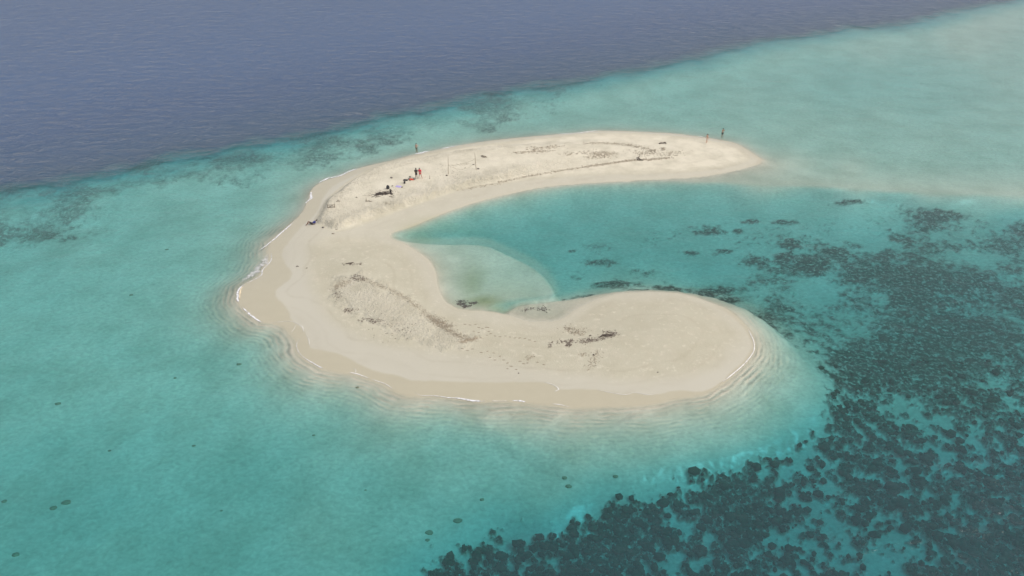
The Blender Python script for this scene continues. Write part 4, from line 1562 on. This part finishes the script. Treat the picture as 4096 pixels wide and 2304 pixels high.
foam([(985, 1132), (965, 1148), (953, 1165), (950, 1185), (952, 1205), (960, 1216)], [.3, .6, .8, .8, .5, .3], M['foam'], 10, offs=0)
foam([(975, 1142), (962, 1160), (959, 1185), (960, 1205)], [.15, .4, .45, .2], M['foam_sandy'], 11, .05)
foam([(966, 1222), (986, 1247), (1018, 1274), (1045, 1289), (1070, 1293)], [.15, .4, .55, .4, .15], M['foam'], 12)
foam([(1070, 1293), (1103, 1290), (1161, 1287), (1188, 1298), (1211, 1312), (1214, 1330), (1225, 1341)], [.12, .12, .1, .14, .14, .1, .14], M['foam_thin'], 13)
foam([(1186, 1298), (1175, 1320), (1155, 1338)], [.1, .12, .06], M['foam_thin'], 14)
foam([(1222, 1340), (1205, 1355), (1190, 1368), (1188, 1394), (1208, 1424), (1249, 1451), (1290, 1473), (1327, 1484)], [.1, .12, .12, .1, .2, .3, .32, .15], M['foam'], 15)
foam([(1225, 1342), (1236, 1362), (1238, 1388)], [.1, .12, .08], M['foam_thin'], 16)
foam([(1390, 1490), (1428, 1496), (1482, 1516)], [.1, .25, .15], M['foam_thin'], 17)
foam([(1482, 1516), (1540, 1536), (1575, 1559)], [.1, .15, .08], M['foam_thin'], 18)
foam([(1420, 1497), (1424, 1480), (1405, 1472)], [.05, .12, .05], M['foam_thin'], 28)
foam([(1650, 1545), (1655, 1565), (1680, 1582), (1727, 1583), (1790, 1590), (1843, 1595), (1896, 1605), (1960, 1604)], [.08, .1, .14, .25, .4, .5, .6, .3], M['foam'], 19)
foam([(2035, 1604), (2060, 1604), (2110, 1609)], [.2, .4, .2], M['foam'], 20)
foam([(1960, 1604), (2000, 1605), (2040, 1604)], [.15, .12, .12], M['foam_thin'], 21)
foam([(2200, 1616), (2240, 1619), (2284, 1632)], [.12, .16, .08], M['foam_thin'], 22)
foam([(2173, 1533), (2214, 1545), (2235, 1562), (2222, 1568), (2212, 1578)], [.06, .08, .14, .2, .08], M['foam_thin'], 23)
foam([(2380, 1562), (2440, 1574), (2500, 1582), (2540, 1574), (2591, 1582), (2640, 1578)], [.06, .08, .12, .08, .08, .06], M['foam_thin'], 24)
foam([(2880, 1540), (2905, 1518), (2928, 1499), (2972, 1461), (3004, 1423), (3017, 1393), (3009, 1350), (2980, 1301)], [.2, .3, .28, .3, .22, .25, .2, .1], M['foam_thin'], 25)


# ------------------------------------------------------------------ coral
def reef_value(x, y):
    Xa, Ya = x[None, :], y[None, :]
    s = shape(Xa, Ya, fields(Xa, Ya))
    return s['reef'][0], s['z'][0], s['depth'][0]


def coral_field(n_try, seed):
    rs = np.random.RandomState(seed)
    px = rs.uniform(1400, 4300, n_try)
    py = rs.uniform(1150, 2400, n_try)
    x, y = ground(px, py, -2.0)
    rf, z, dp = reef_value(x, y)
    keep = (rf > .55) & (dp > 1.2) & (rs.rand(n_try) < sstep(1350, 1800, py))
    x, y, z, dp, px, py = (a[keep] for a in (x, y, z, dp, px, py))
    n = len(x)
    size = rs.gamma(2.2, .065, n) + .08
    size = np.minimum(size, .55)
    nv = len(ICO1)
    V = ICO1[None] * size[:, None, None]
    V = V * (1 + .28 * (rs.rand(n, nv, 1) - .5) * 2)
    asp = rs.uniform(.7, 1.35, (n, 1))
    V[:, :, 0] *= asp
    V[:, :, 2] *= rs.uniform(.5, .95, (n, 1))
    top = -.25
    V = V + np.stack([x, y, z], -1)[:, None, :]
    V[:, :, 2] = np.minimum(V[:, :, 2], top)
    Fc = (ICO1F[None] + (np.arange(n) * nv)[:, None, None]).reshape(-1, 3)
    return V.reshape(-1, 3), Fc, n


V, Fc, n = coral_field(15000, 3)
me = bpy.data.meshes.new('coral_reef')
me.vertices.add(len(V))
me.vertices.foreach_set('co', V.astype(np.float32).ravel())
me.loops.add(Fc.size)
me.loops.foreach_set('vertex_index', Fc.astype(np.int32).ravel())
me.polygons.add(len(Fc))
me.polygons.foreach_set('loop_start', np.arange(0, Fc.size, 3, dtype=np.int32))
me.polygons.foreach_set('use_smooth', np.ones(len(Fc), bool))
me.update()
me.validate()


def coral_material():
    k = NT_('reef_coral')
    v = k.coord()
    a = k.noise(v, 1.6, 4, .6)
    b = k.noise(v, 9, 4, .7)
    c = k.mix(k.maprange(a, .35, .65), (.016, .021, .011), (.060, .064, .032))
    c = k.mix(k.maprange(k.noise(v, .45, 2), .5, .75), c, (.085, .088, .05))
    c = k.mix(k.math('MULTIPLY', k.maprange(b, .5, .75), .3), c, (.14, .13, .085))
    p = k.n('ShaderNodeBsdfPrincipled')
    k.put(p.inputs['Base Color'], c)
    p.inputs['Roughness'].default_value = .95
    k.put(p.inputs['Normal'], k.bump(b, 1.0, .12))
    k.t.links.new(p.outputs[0], k.out.inputs['Surface'])
    return k.m


M['reef'] = coral_material()
me.materials.append(M['reef'])
reef = bpy.data.objects.new('coral_reef', me)
COL.objects.link(reef)
tag(reef, 'dark brown coral reef of many heads under the clear water at lower right', None, None, 'stuff')


def coral_head(px, py, r, label, seed, group=None):
    z = 0
    for _ in range(3):
        x, y = ground(px, py, z)
        z = height_at(x, y)
    rs = np.random.RandomState(seed)
    r = r * .6
    V = ICO2 * r
    ph = rs.rand(8) * 6
    kk = rs.randn(8, 3) * 3.5
    d = sum(np.sin(ICO2 @ kk[i] + ph[i]) for i in range(8)) / 4
    V = V * (1 + .2 * d[:, None]) * np.array([1.25, .9, .35])
    V[:, 2] = np.minimum(V[:, 2] + z, -.1) - z
    o = mesh_obj('coral_head', V, [tuple(map(int, t)) for t in ICO2F], M['coral_pale'])
    o.location = (x, y, z)
    return tag(o, label, 'coral head', group)


M['coral_pale'] = simple_mat('olive_brown_coral', (.25, .25, .16), .95, .5, 3.5)
GC = 'coral heads standing clear of the reef edge'
for i, (px, py, r, lab) in enumerate((
        (956, 1456, .38, 'round dark coral head on pale sand off the western swash'),
        (1430, 1549, .26, 'small dark coral lump just off the southern foam line'),
        (1462, 1960, .16, 'tiny dark coral lump alone on the sand between point and reef'),
        (232, 1615, .45, 'olive coral patch near the left margin of the shallows'),
        (775, 1783, .26, 'small brown coral lump in the open turquoise shallows'),
        (886, 2043, .18, 'tiny coral dot below the small brown lump in the shallows'),
        (265, 2010, .55, 'larger of two brown coral patches in the lower left shallows'),
        (213, 2032, .45, 'smaller of two brown coral patches, left of its twin'),
        (63, 2218, .42, 'dark coral head at the lower left corner'),
        (18, 2005, .35, 'brown coral at the left margin above the corner'),
        (1928, 1996, .30, 'lone coral head in front of the reef edge, second from the left of three'),
        (1716, 2130, .48, 'flat coral head set apart at the left end of the reef edge'),
        (1710, 2160, .30, 'small coral head just below the flat one at the reef edge'),
        (2274, 1943, .42, 'dark coral head standing alone where the reef edge turns'),
        (2258, 1905, .35, 'faint olive coral head north of the reef edge'),
        (2463, 1898, .34, 'coral head touching the shadowed foot of the pale shelf'),
        (1830, 2080, .5, 'coral head on the reef edge above the left clump'),
        (700, 1512, .25, 'small dark speck of coral at mid left in the shallows'),
        (525, 1180, .35, 'faint green coral patch off the western point'),
        (668, 998, .35, 'dark coral streak in the shallows toward the deep water'),
        (1255, 1740, .22, 'slim coral streak below the southern shallows'),
        (438, 1803, .25, 'dark coral speck at lower left between patches'))):
    coral_head(px, py, r, lab, i + 40, GC)
